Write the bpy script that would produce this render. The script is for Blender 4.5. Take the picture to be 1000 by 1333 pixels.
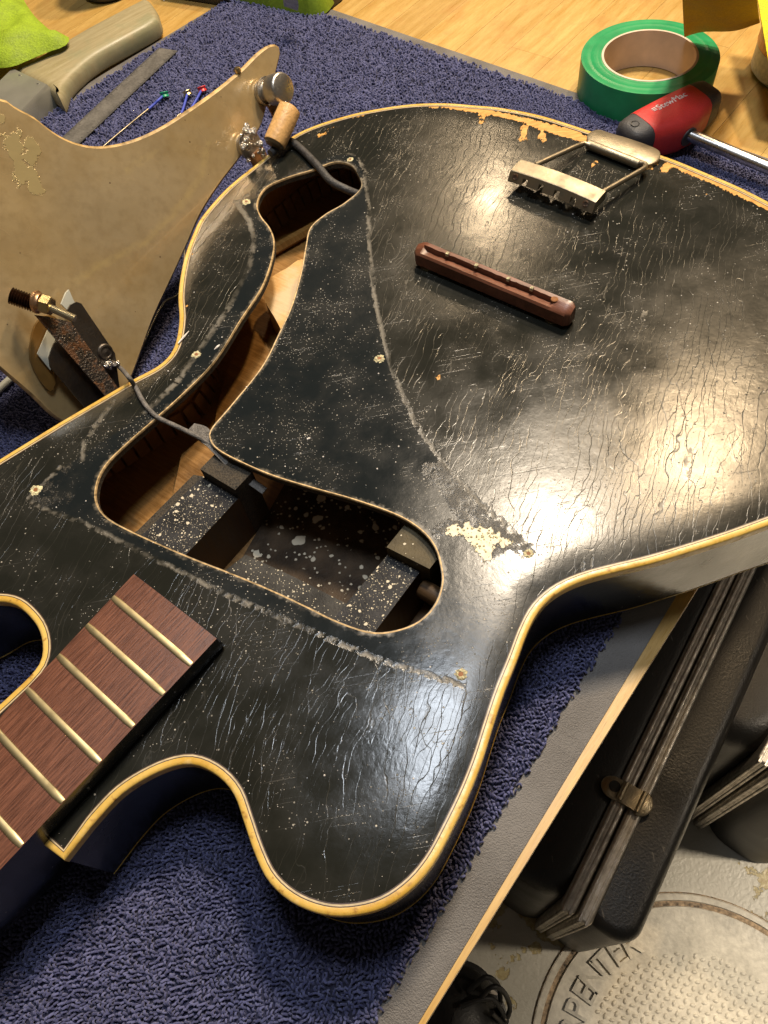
import bpy, bmesh, math, random
import numpy as np
from mathutils import Vector, Matrix, geometry
random.seed(7); RS = np.random.RandomState(5)
for o in list(bpy.data.objects): bpy.data.objects.remove(o)
SC = bpy.context.scene; COL = SC.collection
R_ = math.radians

# ------------------------------------------------------------------ camera
CZ = .392                                   # camera height above the bench (m)
F = 1000.0
_p, _r = R_(58.5), R_(10.5)
_d = np.array([math.sin(_r)*math.cos(_p), math.cos(_r)*math.cos(_p), math.sin(_p)])
_up = -_d
_fw = np.array([0, 0, 1.]) - _up[2]*_up; _fw /= np.linalg.norm(_fw)
RW = np.array([np.cross(_fw, _up), _fw, _up])      # camera (x right, y down, z ahead) -> world
cd = bpy.data.cameras.new('camera'); cam = bpy.data.objects.new('camera', cd); COL.objects.link(cam)
cd.sensor_fit = 'VERTICAL'; cd.sensor_height = 24; cd.lens = 24*F/1333; cd.clip_start = .01; cd.clip_end = 50
Mx = Matrix(((RW[0][0], -RW[0][1], -RW[0][2], 0), (RW[1][0], -RW[1][1], -RW[1][2], 0),
             (RW[2][0], -RW[2][1], -RW[2][2], CZ), (0, 0, 0, 1)))
cam.matrix_world = Mx; SC.camera = cam
CP = np.array([0, 0, CZ])
def ray(px, py): return RW @ np.array([px-500, py-666.5, F])
def at(px, py, z):
    v = ray(px, py); return CP + v*((z-CZ)/v[2])
def onpl(px, py, p0, n):
    v = ray(px, py); return CP + v*(np.dot(p0-CP, n)/np.dot(v, n))
def ats(pts, z): return [at(x, y, z) for x, y in pts]

# ------------------------------------------------------------------ light
w = bpy.data.worlds.new('World'); SC.world = w; w.use_nodes = True
bg = w.node_tree.nodes['Background']; bg.inputs[0].default_value = (.95, .82, .66, 1); bg.inputs[1].default_value = .075
SC.view_settings.view_transform = 'Standard'; SC.view_settings.look = 'None'; SC.view_settings.exposure = .12
def lamp(name, loc, aim, power, size, col, spread=180):
    l = bpy.data.lights.new(name, 'AREA'); l.shape = 'DISK'; l.size = size; l.energy = power; l.color = col; l.spread = R_(spread)
    o = bpy.data.objects.new(name, l); COL.objects.link(o); o.location = loc
    o.rotation_euler = (Vector(aim)-Vector(loc)).to_track_quat('-Z', 'Y').to_euler()
lamp('work_lamp', (.055, .335, 1.06), (.02, .2, 0), 4.6, .22, (.84, .91, 1))
lamp('ceiling_bulb_warm', (.93, 1.17, 1.66), (.1, .2, 0), 21, .11, (1, .72, .42))
lamp('ceiling_bulb_mid', (.43, 1.00, 1.66), (.1, .2, 0), 36, .20, (1, .84, .64))
lamp('ceiling_bulb_far', (.61, 2.43, 1.66), (.1, .2, 0), 9, .2, (1, .74, .45))
lamp('floor_fill_light', (1.6, -.3, 1.25), (.95, -.25, -.85), 7, .2, (1, .84, .64), 48)  # added fill with no known source, narrow cone to brighten the floor only

# ------------------------------------------------------------------ materials
class NT:
    def __init__(s, name):
        s.m = bpy.data.materials.new(name); s.m.use_nodes = True; s.t = s.m.node_tree
        s.b = s.t.nodes['Principled BSDF']
    def n(s, typ, ins={}, **pr):
        nd = s.t.nodes.new(typ)
        for k, v in pr.items(): setattr(nd, k, v)
        for k, v in ins.items(): s.put(nd.inputs[k], v)
        return nd
    def put(s, sock, v):
        if isinstance(v, bpy.types.NodeSocket): s.t.links.new(v, sock)
        elif isinstance(v, (tuple, list)) and len(v) == 3 and sock.type == 'RGBA': sock.default_value = (*v, 1)
        else: sock.default_value = v
    def set(s, **k):
        for a, v in k.items(): s.put(s.b.inputs[a.replace('_', ' ')], v)
    def coord(s, k='Object'): return s.n('ShaderNodeTexCoord').outputs[k]
    def map(s, v, sc=(1, 1, 1), rot=(0, 0, 0), loc=(0, 0, 0)):
        return s.n('ShaderNodeMapping', {'Vector': v, 'Scale': sc, 'Rotation': rot, 'Location': loc}).outputs[0]
    def noise(s, v, scale, det=4, rough=.55, dist=0):
        return s.n('ShaderNodeTexNoise', {'Vector': v, 'Scale': scale, 'Detail': det, 'Roughness': rough, 'Distortion': dist}).outputs[0]
    def vor(s, v, scale, feat='F1', rnd=1, out='Distance', dim='3D'):
        return s.n('ShaderNodeTexVoronoi', {'Vector': v, 'Scale': scale, 'Randomness': rnd}, feature=feat, voronoi_dimensions=dim).outputs[out]
    def rng(s, v, a, b, c=0., d=1.):
        return s.n('ShaderNodeMapRange', {'Value': v, 'From Min': a, 'From Max': b, 'To Min': c, 'To Max': d}).outputs[0]
    def ma(s, op, a, b=0.):
        nd = s.n('ShaderNodeMath', operation=op); s.put(nd.inputs[0], a); s.put(nd.inputs[1], b); return nd.outputs[0]
    def mix(s, f, a, b):
        nd = s.n('ShaderNodeMix', data_type='RGBA'); s.put(nd.inputs[0], f); s.put(nd.inputs[6], a); s.put(nd.inputs[7], b); return nd.outputs[2]
    def vmix(s, f, a, b):
        nd = s.n('ShaderNodeMix', data_type='VECTOR'); s.put(nd.inputs[0], f); s.put(nd.inputs[4], a); s.put(nd.inputs[5], b); return nd.outputs[1]
    def attr(s, name): return s.n('ShaderNodeAttribute', attribute_name=name).outputs['Fac']
    def bump(s, h, dist, strength=1., nrm=None):
        ins = {'Height': h, 'Distance': dist, 'Strength': strength}
        if nrm is not None: ins['Normal'] = nrm
        return s.n('ShaderNodeBump', ins).outputs[0]

def simple(name, col, rough=.5, metal=0., nsc=300, amp=.15, bump=.0, coat=0., rvar=.1, spec=.5):
    g = NT(name); c = g.coord(); a = g.noise(c, nsc, 5); b = g.noise(c, nsc*.13, 3)
    f = g.ma('ADD', g.ma('MULTIPLY', a, .6), g.ma('MULTIPLY', b, .4))
    lo = tuple(x*(1-amp*2) for x in col); hi = tuple(min(1, x*(1+amp*1.6)) for x in col)
    g.set(Base_Color=g.mix(g.rng(f, .35, .65), lo, hi), Roughness=g.rng(b, .3, .7, rough-rvar, rough+rvar), Metallic=metal, Coat_Weight=coat, Specular_IOR_Level=spec)
    if bump: g.set(Normal=g.bump(a, bump))
    return g.m

def m_varnish():
    g = NT('crazed_black_varnish'); c = g.coord()
    dg, do, de = g.attr('guard'), g.attr('opening'), g.attr('rim')
    chip, cream, crust, wear = g.attr('chip'), g.attr('cream'), g.attr('crust'), g.attr('wearline')
    big = g.noise(c, 9, 3); mid = g.noise(c, 42, 4, .6); fine = g.noise(c, 420, 4, .6); vf = g.noise(c, 1500, 3)
    # long cracks across the grain
    wob = g.n('ShaderNodeTexNoise', {'Vector': c, 'Scale': 26, 'Detail': 3}).outputs['Color']
    wv = g.n('ShaderNodeVectorMath', {0: wob, 1: (.5, .5, .5)}, operation='SUBTRACT').outputs[0]
    wv = g.n('ShaderNodeVectorMath', {0: wv, 'Scale': .016}, operation='SCALE').outputs[0]
    c2 = g.n('ShaderNodeVectorMath', {0: c, 1: wv}, operation='ADD').outputs[0]
    wob2 = g.n('ShaderNodeTexNoise', {'Vector': c, 'Scale': 260, 'Detail': 2}).outputs['Color']
    wv2 = g.n('ShaderNodeVectorMath', {0: wob2, 'Scale': .0013}, operation='SCALE').outputs[0]
    c2 = g.n('ShaderNodeVectorMath', {0: c2, 1: wv2}, operation='ADD').outputs[0]
    def lines(ang, N, wob_, wsc, wid, msc, m0, m1, off):
        q = g.map(c, rot=(0, 0, R_(ang)), loc=(off, off*.7, 0)); xyz = g.n('ShaderNodeSeparateXYZ', {0: q}).outputs
        nz1 = g.noise(g.map(q, sc=(.42, 1, 1)), wsc, 3, .55); nz2 = g.noise(q, 420, 2)
        ph = g.ma('ADD', g.ma('MULTIPLY', xyz[1], N), g.ma('ADD', g.ma('MULTIPLY', nz1, wob_), g.ma('MULTIPLY', nz2, .13)))
        w_ = g.ma('ABSOLUTE', g.ma('SUBTRACT', g.ma('FRACT', ph), .5)); msk = g.rng(g.noise(g.map(q, sc=(.35, 1, 1)), msc, 3), m0, m1)
        return g.ma('MULTIPLY', g.ma('MULTIPLY', g.rng(w_, .0, wid, 1, 0), msk), g.rng(g.noise(q, 30, 2), .34, .48))
    k1 = lines(-62, 215, 5.0, 36, .036, 48, .40, .52, 0.); k2 = lines(-55, 290, 6.5, 50, .04, 80, .47, .60, 3.); k3 = lines(-70, 120, 5.5, 32, .028, 48, .47, .60, 7.)
    fld = g.rng(g.noise(c, 13, 3), .36, .56, .12, 1)
    k1 = g.ma('MULTIPLY', g.ma('MAXIMUM', k1, k3), fld); k2 = g.ma('MULTIPLY', k2, .6)
    outg = g.rng(dg, -.001, .002, 1, 0)
    crack = g.ma('MULTIPLY', g.ma('MAXIMUM', k1, k2), outg)
    # dust specks
    sp = g.vor(c, 330); sr = g.vor(c, 330, out='Color')
    spm = g.ma('MULTIPLY', g.rng(sp, .10, .17, 1, 0), g.rng(sr, .72, .74))
    sp2 = g.vor(c, 900); sr2 = g.vor(c, 900, out='Color')
    dens = g.rng(dg, -.01, .006, .82, .60)
    spm2 = g.ma('MULTIPLY', g.rng(sp2, .15, .28, 1, 0), g.ma('GREATER_THAN', g.ma('MULTIPLY', sr2, g.rng(mid, .35, .6, .35, 1.25)), dens))
    dust = g.ma('MAXIMUM', spm, g.ma('MULTIPLY', spm2, .8))
    # fine straight scratches
    sc_ = g.map(c, rot=(0, 0, R_(-20)), sc=(25, 1500, 1)); scr = g.ma('MULTIPLY', g.rng(g.noise(sc_, 1, 2, .5, .6), .66, .74), g.rng(mid, .48, .62))
    base = g.mix(g.rng(dg, 0, .002), (.0115, .0120, .0095), (.008, .0105, .0115))
    base = g.mix(g.ma('MULTIPLY', g.rng(mid, .42, .75), .5), base, (.030, .029, .025))
    base = g.mix(g.ma('MULTIPLY', crack, .09), base, (.33, .29, .22))
    base = g.mix(g.ma('MULTIPLY', scr, .12), base, (.3, .29, .27))
    base = g.mix(g.ma('MULTIPLY', g.ma('MULTIPLY', dust, g.rng(g.noise(c, 20, 4, .65), .38, .62, .12, 1)), .75), base, (.62, .58, .5))
    # rubbed line left by the edge of the missing plate
    wl = g.ma('MULTIPLY', g.rng(g.ma('ADD', wear, g.ma('MULTIPLY', g.ma('SUBTRACT', fine, .5), .003)), .0002, .0017, 1, 0), g.rng(g.noise(c, 30, 3), .25, .62))
    base = g.mix(g.ma('MULTIPLY', wl, .55), base, (.26, .235, .19))
    # lip wear round the opening
    ol = g.ma('MULTIPLY', g.rng(g.ma('ADD', do, g.ma('MULTIPLY', g.ma('SUBTRACT', fine, .5), .006)), 0, .0028, 1, 0), g.rng(g.noise(c, 130, 4), .40, .62))
    base = g.mix(g.ma('MULTIPLY', ol, .6), base, (.34, .29, .21))
    # crusty area
    cj = g.ma('ADD', crust, g.ma('MULTIPLY', g.ma('SUBTRACT', g.noise(c, 140, 5, .65), .5), .016))
    cm = g.ma('MULTIPLY', g.rng(cj, -.0008, .0008, 1, 0), g.rng(g.noise(c, 170, 5, .7), .40, .56))
    crc = g.mix(g.rng(vf, .50, .62), (.006, .006, .005), (.12, .105, .08))
    base = g.mix(g.ma('MULTIPLY', cm, g.rng(fine, .35, .6, .2, .8)), base, crc)
    # chips to the bare wood with dark ragged edge
    jag = g.noise(g.map(g.map(c, rot=(0, 0, R_(-62))), sc=(1, 2.6, 1)), 190, 4, .6)
    cj2 = g.ma('ADD', chip, g.ma('MULTIPLY', g.ma('SUBTRACT', jag, .5), .0075))
    cmask = g.rng(cj2, -.00012, .00012, 1, 0)
    wood = g.mix(g.rng(g.noise(g.map(c, sc=(1, 6, 1), rot=(0, 0, R_(45))), 150, 3), .35, .65), (.44, .20, .04), (.62, .35, .10))
    base = g.mix(cmask, base, wood)
    cj3 = g.ma('ADD', cream, g.ma('MULTIPLY', g.ma('SUBTRACT', g.noise(c, 300, 4, .6), .5), .0105))
    crm = g.rng(cj3, -.0002, .0002, 1, 0)
    base = g.mix(crm, base, g.mix(g.rng(fine, .35, .6), (.66, .59, .42), (.80, .74, .58)))
    g.set(Base_Color=base)
    ro = g.rng(mid, .3, .72, .10, .19)
    ro = g.ma('ADD', ro, g.ma('MULTIPLY', g.rng(big, .42, .62), .10))
    for mk, v in ((crack, .2), (dust, .3), (wl, .4), (ol, .35), (cm, .22), (cmask, .3), (crm, .45)):
        ro = g.ma('ADD', ro, g.ma('MULTIPLY', mk, v))
    g.set(Roughness=g.ma('MINIMUM', ro, .95), Specular_IOR_Level=.40)
    h = g.ma('MULTIPLY', crack, -.00007)
    for v, s in ((dust, .00018), (cmask, -.0006), (crm, .0006), (wl, -.00025), (scr, -.00006)):
        h = g.ma('ADD', h, g.ma('MULTIPLY', v, s))
    h = g.ma('ADD', h, g.ma('MULTIPLY', fine, .00003)); h = g.ma('ADD', h, g.ma('MULTIPLY', vf, .000012))
    h = g.ma('ADD', h, g.ma('MULTIPLY', mid, .00022)); h = g.ma('ADD', h, g.ma('MULTIPLY', g.ma('MULTIPLY', cm, vf), .00025))
    g.set(Normal=g.bump(h, 1.0, .9))
    return g.m

def m_wood(name, a, b, sc=(1, 14, 1), rot=0, rough=.45, scale=60, pores=True, oi=.0, coat=0., bump=.0002, stain=None):
    g = NT(name); c = g.coord(); v = g.map(g.map(c, rot=(0, 0, rot)), sc=sc)
    if oi:
        rr = g.n('ShaderNodeObjectInfo').outputs['Random']
        cc = g.n('ShaderNodeCombineXYZ', {0: g.ma('MULTIPLY', rr, 37.), 1: g.ma('MULTIPLY', rr, 91.), 2: rr}).outputs[0]
        v = g.n('ShaderNodeVectorMath', {0: v, 1: cc}, operation='ADD').outputs[0]
    n1 = g.noise(v, scale, 5, .6, .25); n2 = g.noise(v, scale*5, 3, .6)
    f = g.ma('ADD', g.ma('MULTIPLY', n1, .7), g.ma('MULTIPLY', n2, .3))
    col = g.mix(g.rng(f, .36, .64), a, b)
    if oi: col = g.mix(g.ma('MULTIPLY', g.n('ShaderNodeObjectInfo').outputs['Random'], oi), col, tuple(x*.55 for x in a))
    if pores:
        p = g.rng(g.noise(g.map(v, sc=(1, 2.5, 1)), scale*9, 2), .62, .7); col = g.mix(g.ma('MULTIPLY', p, .55), col, tuple(x*.25 for x in a))
    if stain:
        w_ = g.noise(c, 22, 5, .65); col = g.mix(g.ma('MULTIPLY', g.rng(w_, .52, .66), .55), col, stain)
    g.set(Base_Color=col, Roughness=g.rng(n1, .3, .7, rough-.08, rough+.12), Coat_Weight=coat, Normal=g.bump(f, bump)); return g.m

def m_side():
    g = NT('black_lacquer'); c = g.coord(); a = g.noise(c, 30, 4); b = g.noise(c, 400, 3)
    sp = g.ma('MULTIPLY', g.rng(g.vor(c, 260), .06, .12, 1, 0), g.rng(g.vor(c, 260, out='Color'), .8, .82))
    g.set(Base_Color=g.mix(g.ma('MULTIPLY', sp, .6), g.mix(g.rng(a, .4, .7), (.006, .007, .009), (.016, .016, .017)), (.5, .45, .4)),
          Roughness=g.rng(a, .3, .7, .14, .3), Normal=g.bump(g.ma('ADD', g.ma('MULTIPLY', a, .0008), g.ma('MULTIPLY', b, .00004)), 1.)); return g.m
def m_binding():
    g = NT('aged_yellow_binding'); c = g.coord(); a = g.noise(c, 28, 4); b = g.noise(c, 240, 4)
    col = g.mix(g.rng(a, .35, .65), (.54, .33, .055), (.66, .46, .13)); col = g.mix(g.rng(b, .60, .72), col, (.30, .15, .03)); col = g.mix(g.ma('MULTIPLY', g.rng(g.noise(c, 75, 6, .7), .52, .68), .55), col, (.36, .20, .035)); col = g.mix(g.ma('MULTIPLY', g.rng(g.noise(c, 50, 5, .7), .58, .70), .6), col, (.70, .54, .26))
    g.set(Base_Color=col, Roughness=g.rng(b, .3, .7, .24, .42), Subsurface_Weight=.15, Subsurface_Radius=(.003, .002, .001), Subsurface_Scale=.5, Normal=g.bump(b, .00015)); return g.m
def m_gold():
    g = NT('tarnished_gold_lacquer'); c = g.coord(); a = g.noise(c, 12, 3); b = g.noise(c, 160, 5, .6); fl = g.noise(c, 900, 3)
    col = g.mix(g.rng(a, .35, .68), (.56, .39, .165), (.60, .46, .25)); col = g.mix(g.ma('MULTIPLY', g.rng(b, .45, .75), .3), col, (.25, .14, .03))
    lg = g.noise(c, 7, 4, .6); col = g.mix(g.ma('MULTIPLY', g.rng(lg, .40, .62), .4), col, (.32, .25, .16)); col = g.mix(g.ma('MULTIPLY', g.rng(g.noise(c, 18, 5, .65), .50, .66), .25), col, (.40, .24, .06))
    st = g.attr('streak'); bl = g.attr('blotch')
    sm = g.rng(g.ma('ADD', st, g.ma('MULTIPLY', g.ma('SUBTRACT', b, .5), .006)), .0, .0030, 1, 0)
    col = g.mix(g.ma('MULTIPLY', sm, .45), col, (.64, .48, .20))
    bm_ = g.rng(g.ma('ADD', bl, g.ma('MULTIPLY', g.ma('SUBTRACT', g.noise(c, 130, 5, .62), .5), .024)), -.0003, .0003, 1, 0)
    col = g.mix(g.ma('MULTIPLY', bm_, .8), col, (.60, .47, .21))
    sp = g.ma('MULTIPLY', g.rng(g.vor(c, 150), .05, .09, 1, 0), g.rng(g.vor(c, 150, out='Color'), .72, .74)); col = g.mix(sp, col, (.07, .03, .012))
    ch = g.ma('MULTIPLY', g.rng(g.vor(c, 210), .07, .13, 1, 0), g.rng(g.vor(g.map(c, loc=(1, 2, 3)), 210, out='Color'), .78, .8)); col = g.mix(g.ma('MULTIPLY', ch, .6), col, (.58, .44, .2))
    g.set(Base_Color=col, Metallic=.4, Coat_Weight=1., Coat_Roughness=.07, Roughness=g.rng(a, .3, .7, .24, .36),
          Normal=g.bump(g.ma('ADD', g.ma('ADD', g.ma('MULTIPLY', b, .0001), g.ma('MULTIPLY', bm_, .0003)), g.ma('MULTIPLY', g.noise(c, 25, 3), .0012)), 1., .8)); return g.m
def m_carpet():
    g = NT('blue_loop_carpet'); c = g.coord(); a = g.noise(c, 300, 3); b = g.noise(c, 14, 4)
    r = g.attr('tone'); col = g.mix(r, (.038, .043, .12), (.125, .135, .285)); col = g.mix(g.rng(b, .3, .7, 0, .35), col, (.045, .05, .11))
    g.set(Base_Color=col, Roughness=.85, Sheen_Weight=.35, Sheen_Roughness=.5, Sheen_Tint=(.7, .7, .9), Specular_IOR_Level=.3, Normal=g.bump(g.noise(c, 2600, 3), .0004)); return g.m
def m_rubber():
    g = NT('grey_rubber'); c = g.coord(); a = g.noise(c, 1400, 3); b = g.noise(c, 30, 4)
    g.set(Base_Color=g.mix(g.rng(b, .35, .7), (.12, .112, .105), (.185, .175, .166)), Roughness=g.rng(b, .3, .7, .42, .6), Normal=g.bump(a, .0007)); return g.m
def m_overspray(name, base=(.022, .022, .022), thr=.62, sc=420, big=True):
    g = NT(name); c = g.coord(); b = g.noise(c, 60, 4)
    def dots(s, t, lo, hi, off=0):
        v = g.map(c, loc=(off, off*2, off)); w_ = g.n('ShaderNodeVectorMath', {0: g.n('ShaderNodeTexNoise', {'Vector': v, 'Scale': s*2.2}).outputs['Color'], 'Scale': .35/s}, operation='SCALE').outputs[0]
        v = g.n('ShaderNodeVectorMath', {0: v, 1: w_}, operation='ADD').outputs[0]
        rr = g.vor(v, s, out='Color'); return g.ma('MULTIPLY', g.rng(g.ma('ADD', g.vor(v, s), g.ma('MULTIPLY', g.ma('SUBTRACT', rr, 1.), -.3)), lo, hi, 1, 0), g.ma('GREATER_THAN', rr, t))
    d = g.ma('MAXIMUM', dots(sc, thr, .30, .36), dots(sc*2.2, thr+.03, .3, .4, 3.))
    if big: d = g.ma('MAXIMUM', d, dots(sc*.42, thr+.06, .28, .31, 9.))
    col = g.mix(g.rng(b, .35, .65), base, tuple(x*2.6+.01 for x in base)); col = g.mix(g.ma('MULTIPLY', d, .9), col, (.62, .56, .43))
    g.set(Base_Color=col, Roughness=.55, Specular_IOR_Level=.2, Normal=g.bump(g.ma('ADD', d, g.noise(c, 900, 3)), .0003)); return g.m
def m_metal(name, col, rough=.3, sc=(1, 1, 1), rust=0., bump=.0002):
    g = NT(name); c = g.coord(); a = g.noise(g.map(c, sc=sc), 700, 4); b = g.noise(c, 90, 5, .6)
    cc = g.mix(g.rng(b, .35, .7), col, tuple(x*.55 for x in col))
    met = 1.
    if rust:
        k = g.rng(g.noise(c, 120, 6, .7), .62-rust, .70-rust); cc = g.mix(k, cc, (.13, .06, .025)); met = g.rng(k, 0, 1, 1, .1)
    g.set(Base_Color=cc, Metallic=met, Roughness=g.rng(b, .3, .7, rough-.06, rough+.18), Normal=g.bump(a, bump)); return g.m
def m_floor():
    g = NT('painted_concrete_floor'); c = g.coord(); a = g.noise(c, 5, 6, .6); b = g.noise(c, 16, 6, .6); f = g.noise(c, 160, 4)
    col = g.mix(g.rng(a, .35, .65), (.40, .39, .34), (.55, .53, .46)); p = g.rng(b, .565, .58)
    col = g.mix(g.ma('MULTIPLY', p, .8), col, g.mix(g.rng(f, .4, .6), (.34, .25, .08), (.45, .38, .17)))
    g.set(Base_Color=col, Roughness=g.rng(a, .3, .7, .28, .5), Normal=g.bump(g.ma('ADD', g.ma('MULTIPLY', f, .001), g.ma('MULTIPLY', p, -.0008)), 1.)); return g.m
def m_case():
    g = NT('black_pebbled_plastic'); c = g.coord(); a = g.noise(c, 420, 4); b = g.noise(c, 12, 4)
    scr = g.ma('MULTIPLY', g.rng(g.noise(g.map(c, sc=(4, 1, .3), rot=(0, 0, .8)), 60, 3), .68, .74), .3)
    g.set(Base_Color=g.mix(scr, g.mix(g.rng(b, .4, .7), (.005, .005, .005), (.013, .012, .011)), (.3, .28, .25)), Roughness=g.rng(b, .3, .7, .34, .5), Normal=g.bump(a, .0004)); return g.m

M = {}
M['varnish'] = m_varnish(); M['side'] = m_side(); M['binding'] = m_binding(); M['gold'] = m_gold(); M['carpet'] = m_carpet(); M['rubber'] = m_rubber()
M['purf'] = simple('cream_purfling_line', (.50, .40, .24), .45)
M['purfd'] = simple('dark_purfling_line', (.045, .022, .012), .5)
M['innerwood'] = m_wood('stained_inner_wood', (.18, .085, .020), (.32, .165, .042), rot=R_(45), rough=.38, scale=40, stain=(.05, .025, .008))
M['darkwood'] = m_wood('dark_dirty_wood', (.035, .018, .007), (.075, .040, .014), rot=R_(45), rough=.5, scale=40)
M['wallwood'] = m_overspray('greenish_dusty_wood', (.030, .023, .010), .82, 300)
M['lining'] = m_wood('kerfed_lining_wood', (.18, .085, .02), (.28, .14, .04), rot=R_(10), rough=.5, scale=60)
M['lightwood'] = m_wood('pale_block_wood', (.50, .28, .09), (.62, .39, .15), rot=R_(45), rough=.45, scale=50, stain=(.55, .47, .33))
M['ply'] = simple('bare_lip_wood', (.52, .36, .17), .6, nsc=500, amp=.3)
M['lip'] = simple('grimy_cut_edge', (.035, .027, .017), .7, nsc=900, amp=.5, bump=.001)
M['spray'] = m_overspray('overspray_speckled_black', (.008, .008, .009), .52, 560)
M['spray2'] = m_overspray('dark_paint_dotted_wood', (.026, .015, .006), .60, 170)
M['greyspray'] = m_overspray('dusty_speckled_ledge', (.016, .015, .013), .66, 420)
M['rosewood'] = m_wood('rosewood_fretboard', (.045, .016, .009), (.18, .066, .034), sc=(1, 20, 1), rot=R_(-43), rough=.42, scale=75)
M['rosewood_b'] = m_wood('rosewood_bridge', (.085, .030, .016), (.20, .072, .037), sc=(1, 9, 1), rot=R_(46), rough=.36, scale=60)
M['fret'] = m_metal('tarnished_brass_fret', (.52, .43, .24), .48, bump=0.)
M['crumb'] = simple('crumbly_bare_wood', (.70, .56, .34), .8, nsc=900, amp=.4, bump=.002)
M['hole'] = simple('screw_hole_wood', (.22, .085, .022), .7)
M['nickel'] = m_metal('worn_nickel', (.38, .33, .24), .38, sc=(1, 8, 1), bump=.00012)
M['steel'] = simple('dull_ferrule_steel', (.34, .33, .28), .28, metal=.5, nsc=50, amp=.07)
M['dsteel'] = m_metal('dark_plated_steel', (.20, .175, .15), .36)
M['rusty'] = m_metal('rust_spotted_steel', (.20, .17, .14), .4, rust=.14, bump=.001)
M['brass'] = m_metal('brass', (.66, .50, .25), .3)
M['copper'] = m_metal('coppery_washer', (.62, .38, .22), .35)
M['darkspring'] = m_metal('dark_bronze_thread', (.13, .07, .045), .35)
M['zinc'] = m_metal('pale_threaded_rod', (.62, .57, .42), .35)
M['solder'] = m_metal('solder', (.78, .74, .68), .16, bump=.002)
M['can'] = m_metal('pot_can', (.62, .58, .52), .3)
M['phenolic'] = simple('brown_phenolic', (.20, .085, .025), .5)
M['amber'] = simple('amber_brown_varnish', (.16, .085, .022), .3, nsc=80)
M['capacitor'] = simple('tan_waxed_paper', (.60, .35, .13), .42, nsc=500, amp=.12, bump=.0004, rvar=.05)
M['capend'] = simple('dark_wax', (.10, .07, .035), .4)
M['whiteplastic'] = simple('greyish_white_plastic', (.50, .50, .42), .4, nsc=60, amp=.08)
M['cable'] = simple('dark_grey_cable', (.045, .043, .042), .55, nsc=700, amp=.25, bump=.0006)
M['wire'] = simple('grey_cloth_wire', (.13, .12, .11), .6, nsc=1500, amp=.4, bump=.0006)
M['edge_tan'] = simple('worn_tan_edge', (.44, .29, .11), .5, nsc=200, amp=.3)
M['tape'] = simple('green_tape', (.012, .26, .085), .38, nsc=90, amp=.08, bump=.0001)
M['core'] = simple('cardboard_core', (.60, .48, .38), .7, nsc=60, amp=.08)
M['red'] = simple('red_rubber_grip', (.62, .035, .03), .42, nsc=900, amp=.06, bump=.0002)
M['grip'] = simple('charcoal_grip', (.045, .042, .042), .5, nsc=900, amp=.1, bump=.0003)
M['print'] = simple('white_print', (.75, .70, .66), .5)
M['ruler'] = simple('dull_grey_ruler', (.17, .16, .145), .4, metal=.3, nsc=500, amp=.15)
M['tick'] = simple('engraved_black', (.03, .03, .03), .6)
M['chrome'] = m_metal('satin_steel_shaft', (.66, .64, .62), .24, bump=.00005)
M['beech'] = m_wood('grubby_brush_handle', (.27, .22, .115), (.36, .31, .18), rot=R_(-35), rough=.42, scale=30, pores=False, stain=(.22, .23, .13))
M['hivis'] = simple('lime_hivis_cloth', (.26, .38, .010), .7, nsc=600, amp=.14, bump=.0008)
M['hivis2'] = simple('lime_nylon', (.20, .29, .012), .55, nsc=300, amp=.08, bump=.0003)
M['patch'] = simple('grey_reflective_patch', (.42, .43, .42), .5)
M['black'] = simple('black_plastic', (.016, .015, .014), .4)
M['yellow'] = simple('ochre_cloth', (.50, .31, .008), .8, nsc=700, amp=.1, bump=.0005)
M['ybright'] = simple('bright_yellow_weave', (.80, .60, .01), .7, nsc=900, amp=.2, bump=.001)
M['orange'] = simple('orange_plastic', (.80, .28, .02), .35)
M['white'] = simple('white_plastic', (.62, .56, .48), .4)
M['silk_blue'] = simple('blue_silk_winding', (.05, .08, .48), .55, nsc=2000, amp=.2)
M['ball_green'] = simple('green_ball_end', (.01, .30, .15), .3)
M['ball_red'] = simple('red_ball_end', (.65, .03, .03), .3)
M['stave'] = m_wood('oiled_beech_stave', (.44, .26, .065), (.58, .38, .12), sc=(1, 9, 1), rot=R_(-43.7), rough=.34, scale=16, oi=.30, coat=.05, bump=.0001, stain=(.42, .21, .06))
M['glue'] = simple('dark_glue_seam', (.20, .10, .035), .6)
M['floor'] = m_floor(); M['case'] = m_case()
M['latchbrass'] = m_metal('worn_latch_plating', (.50, .42, .29), .34, bump=.0004)
M['alu'] = m_metal('aluminium_valance', (.58, .54, .48), .42, bump=.0001)
M['castplate'] = simple('painted_cast_cover', (.56, .53, .45), .42, nsc=120, amp=.12, bump=.0008)
M['rustline'] = simple('rusty_groove', (.30, .22, .14), .7, nsc=200, amp=.5)
M['leather'] = simple('black_leather', (.012, .012, .013), .45, nsc=300, bump=.0005)
M['lace'] = simple('black_lace', (.012, .012, .013), .6)

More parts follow.
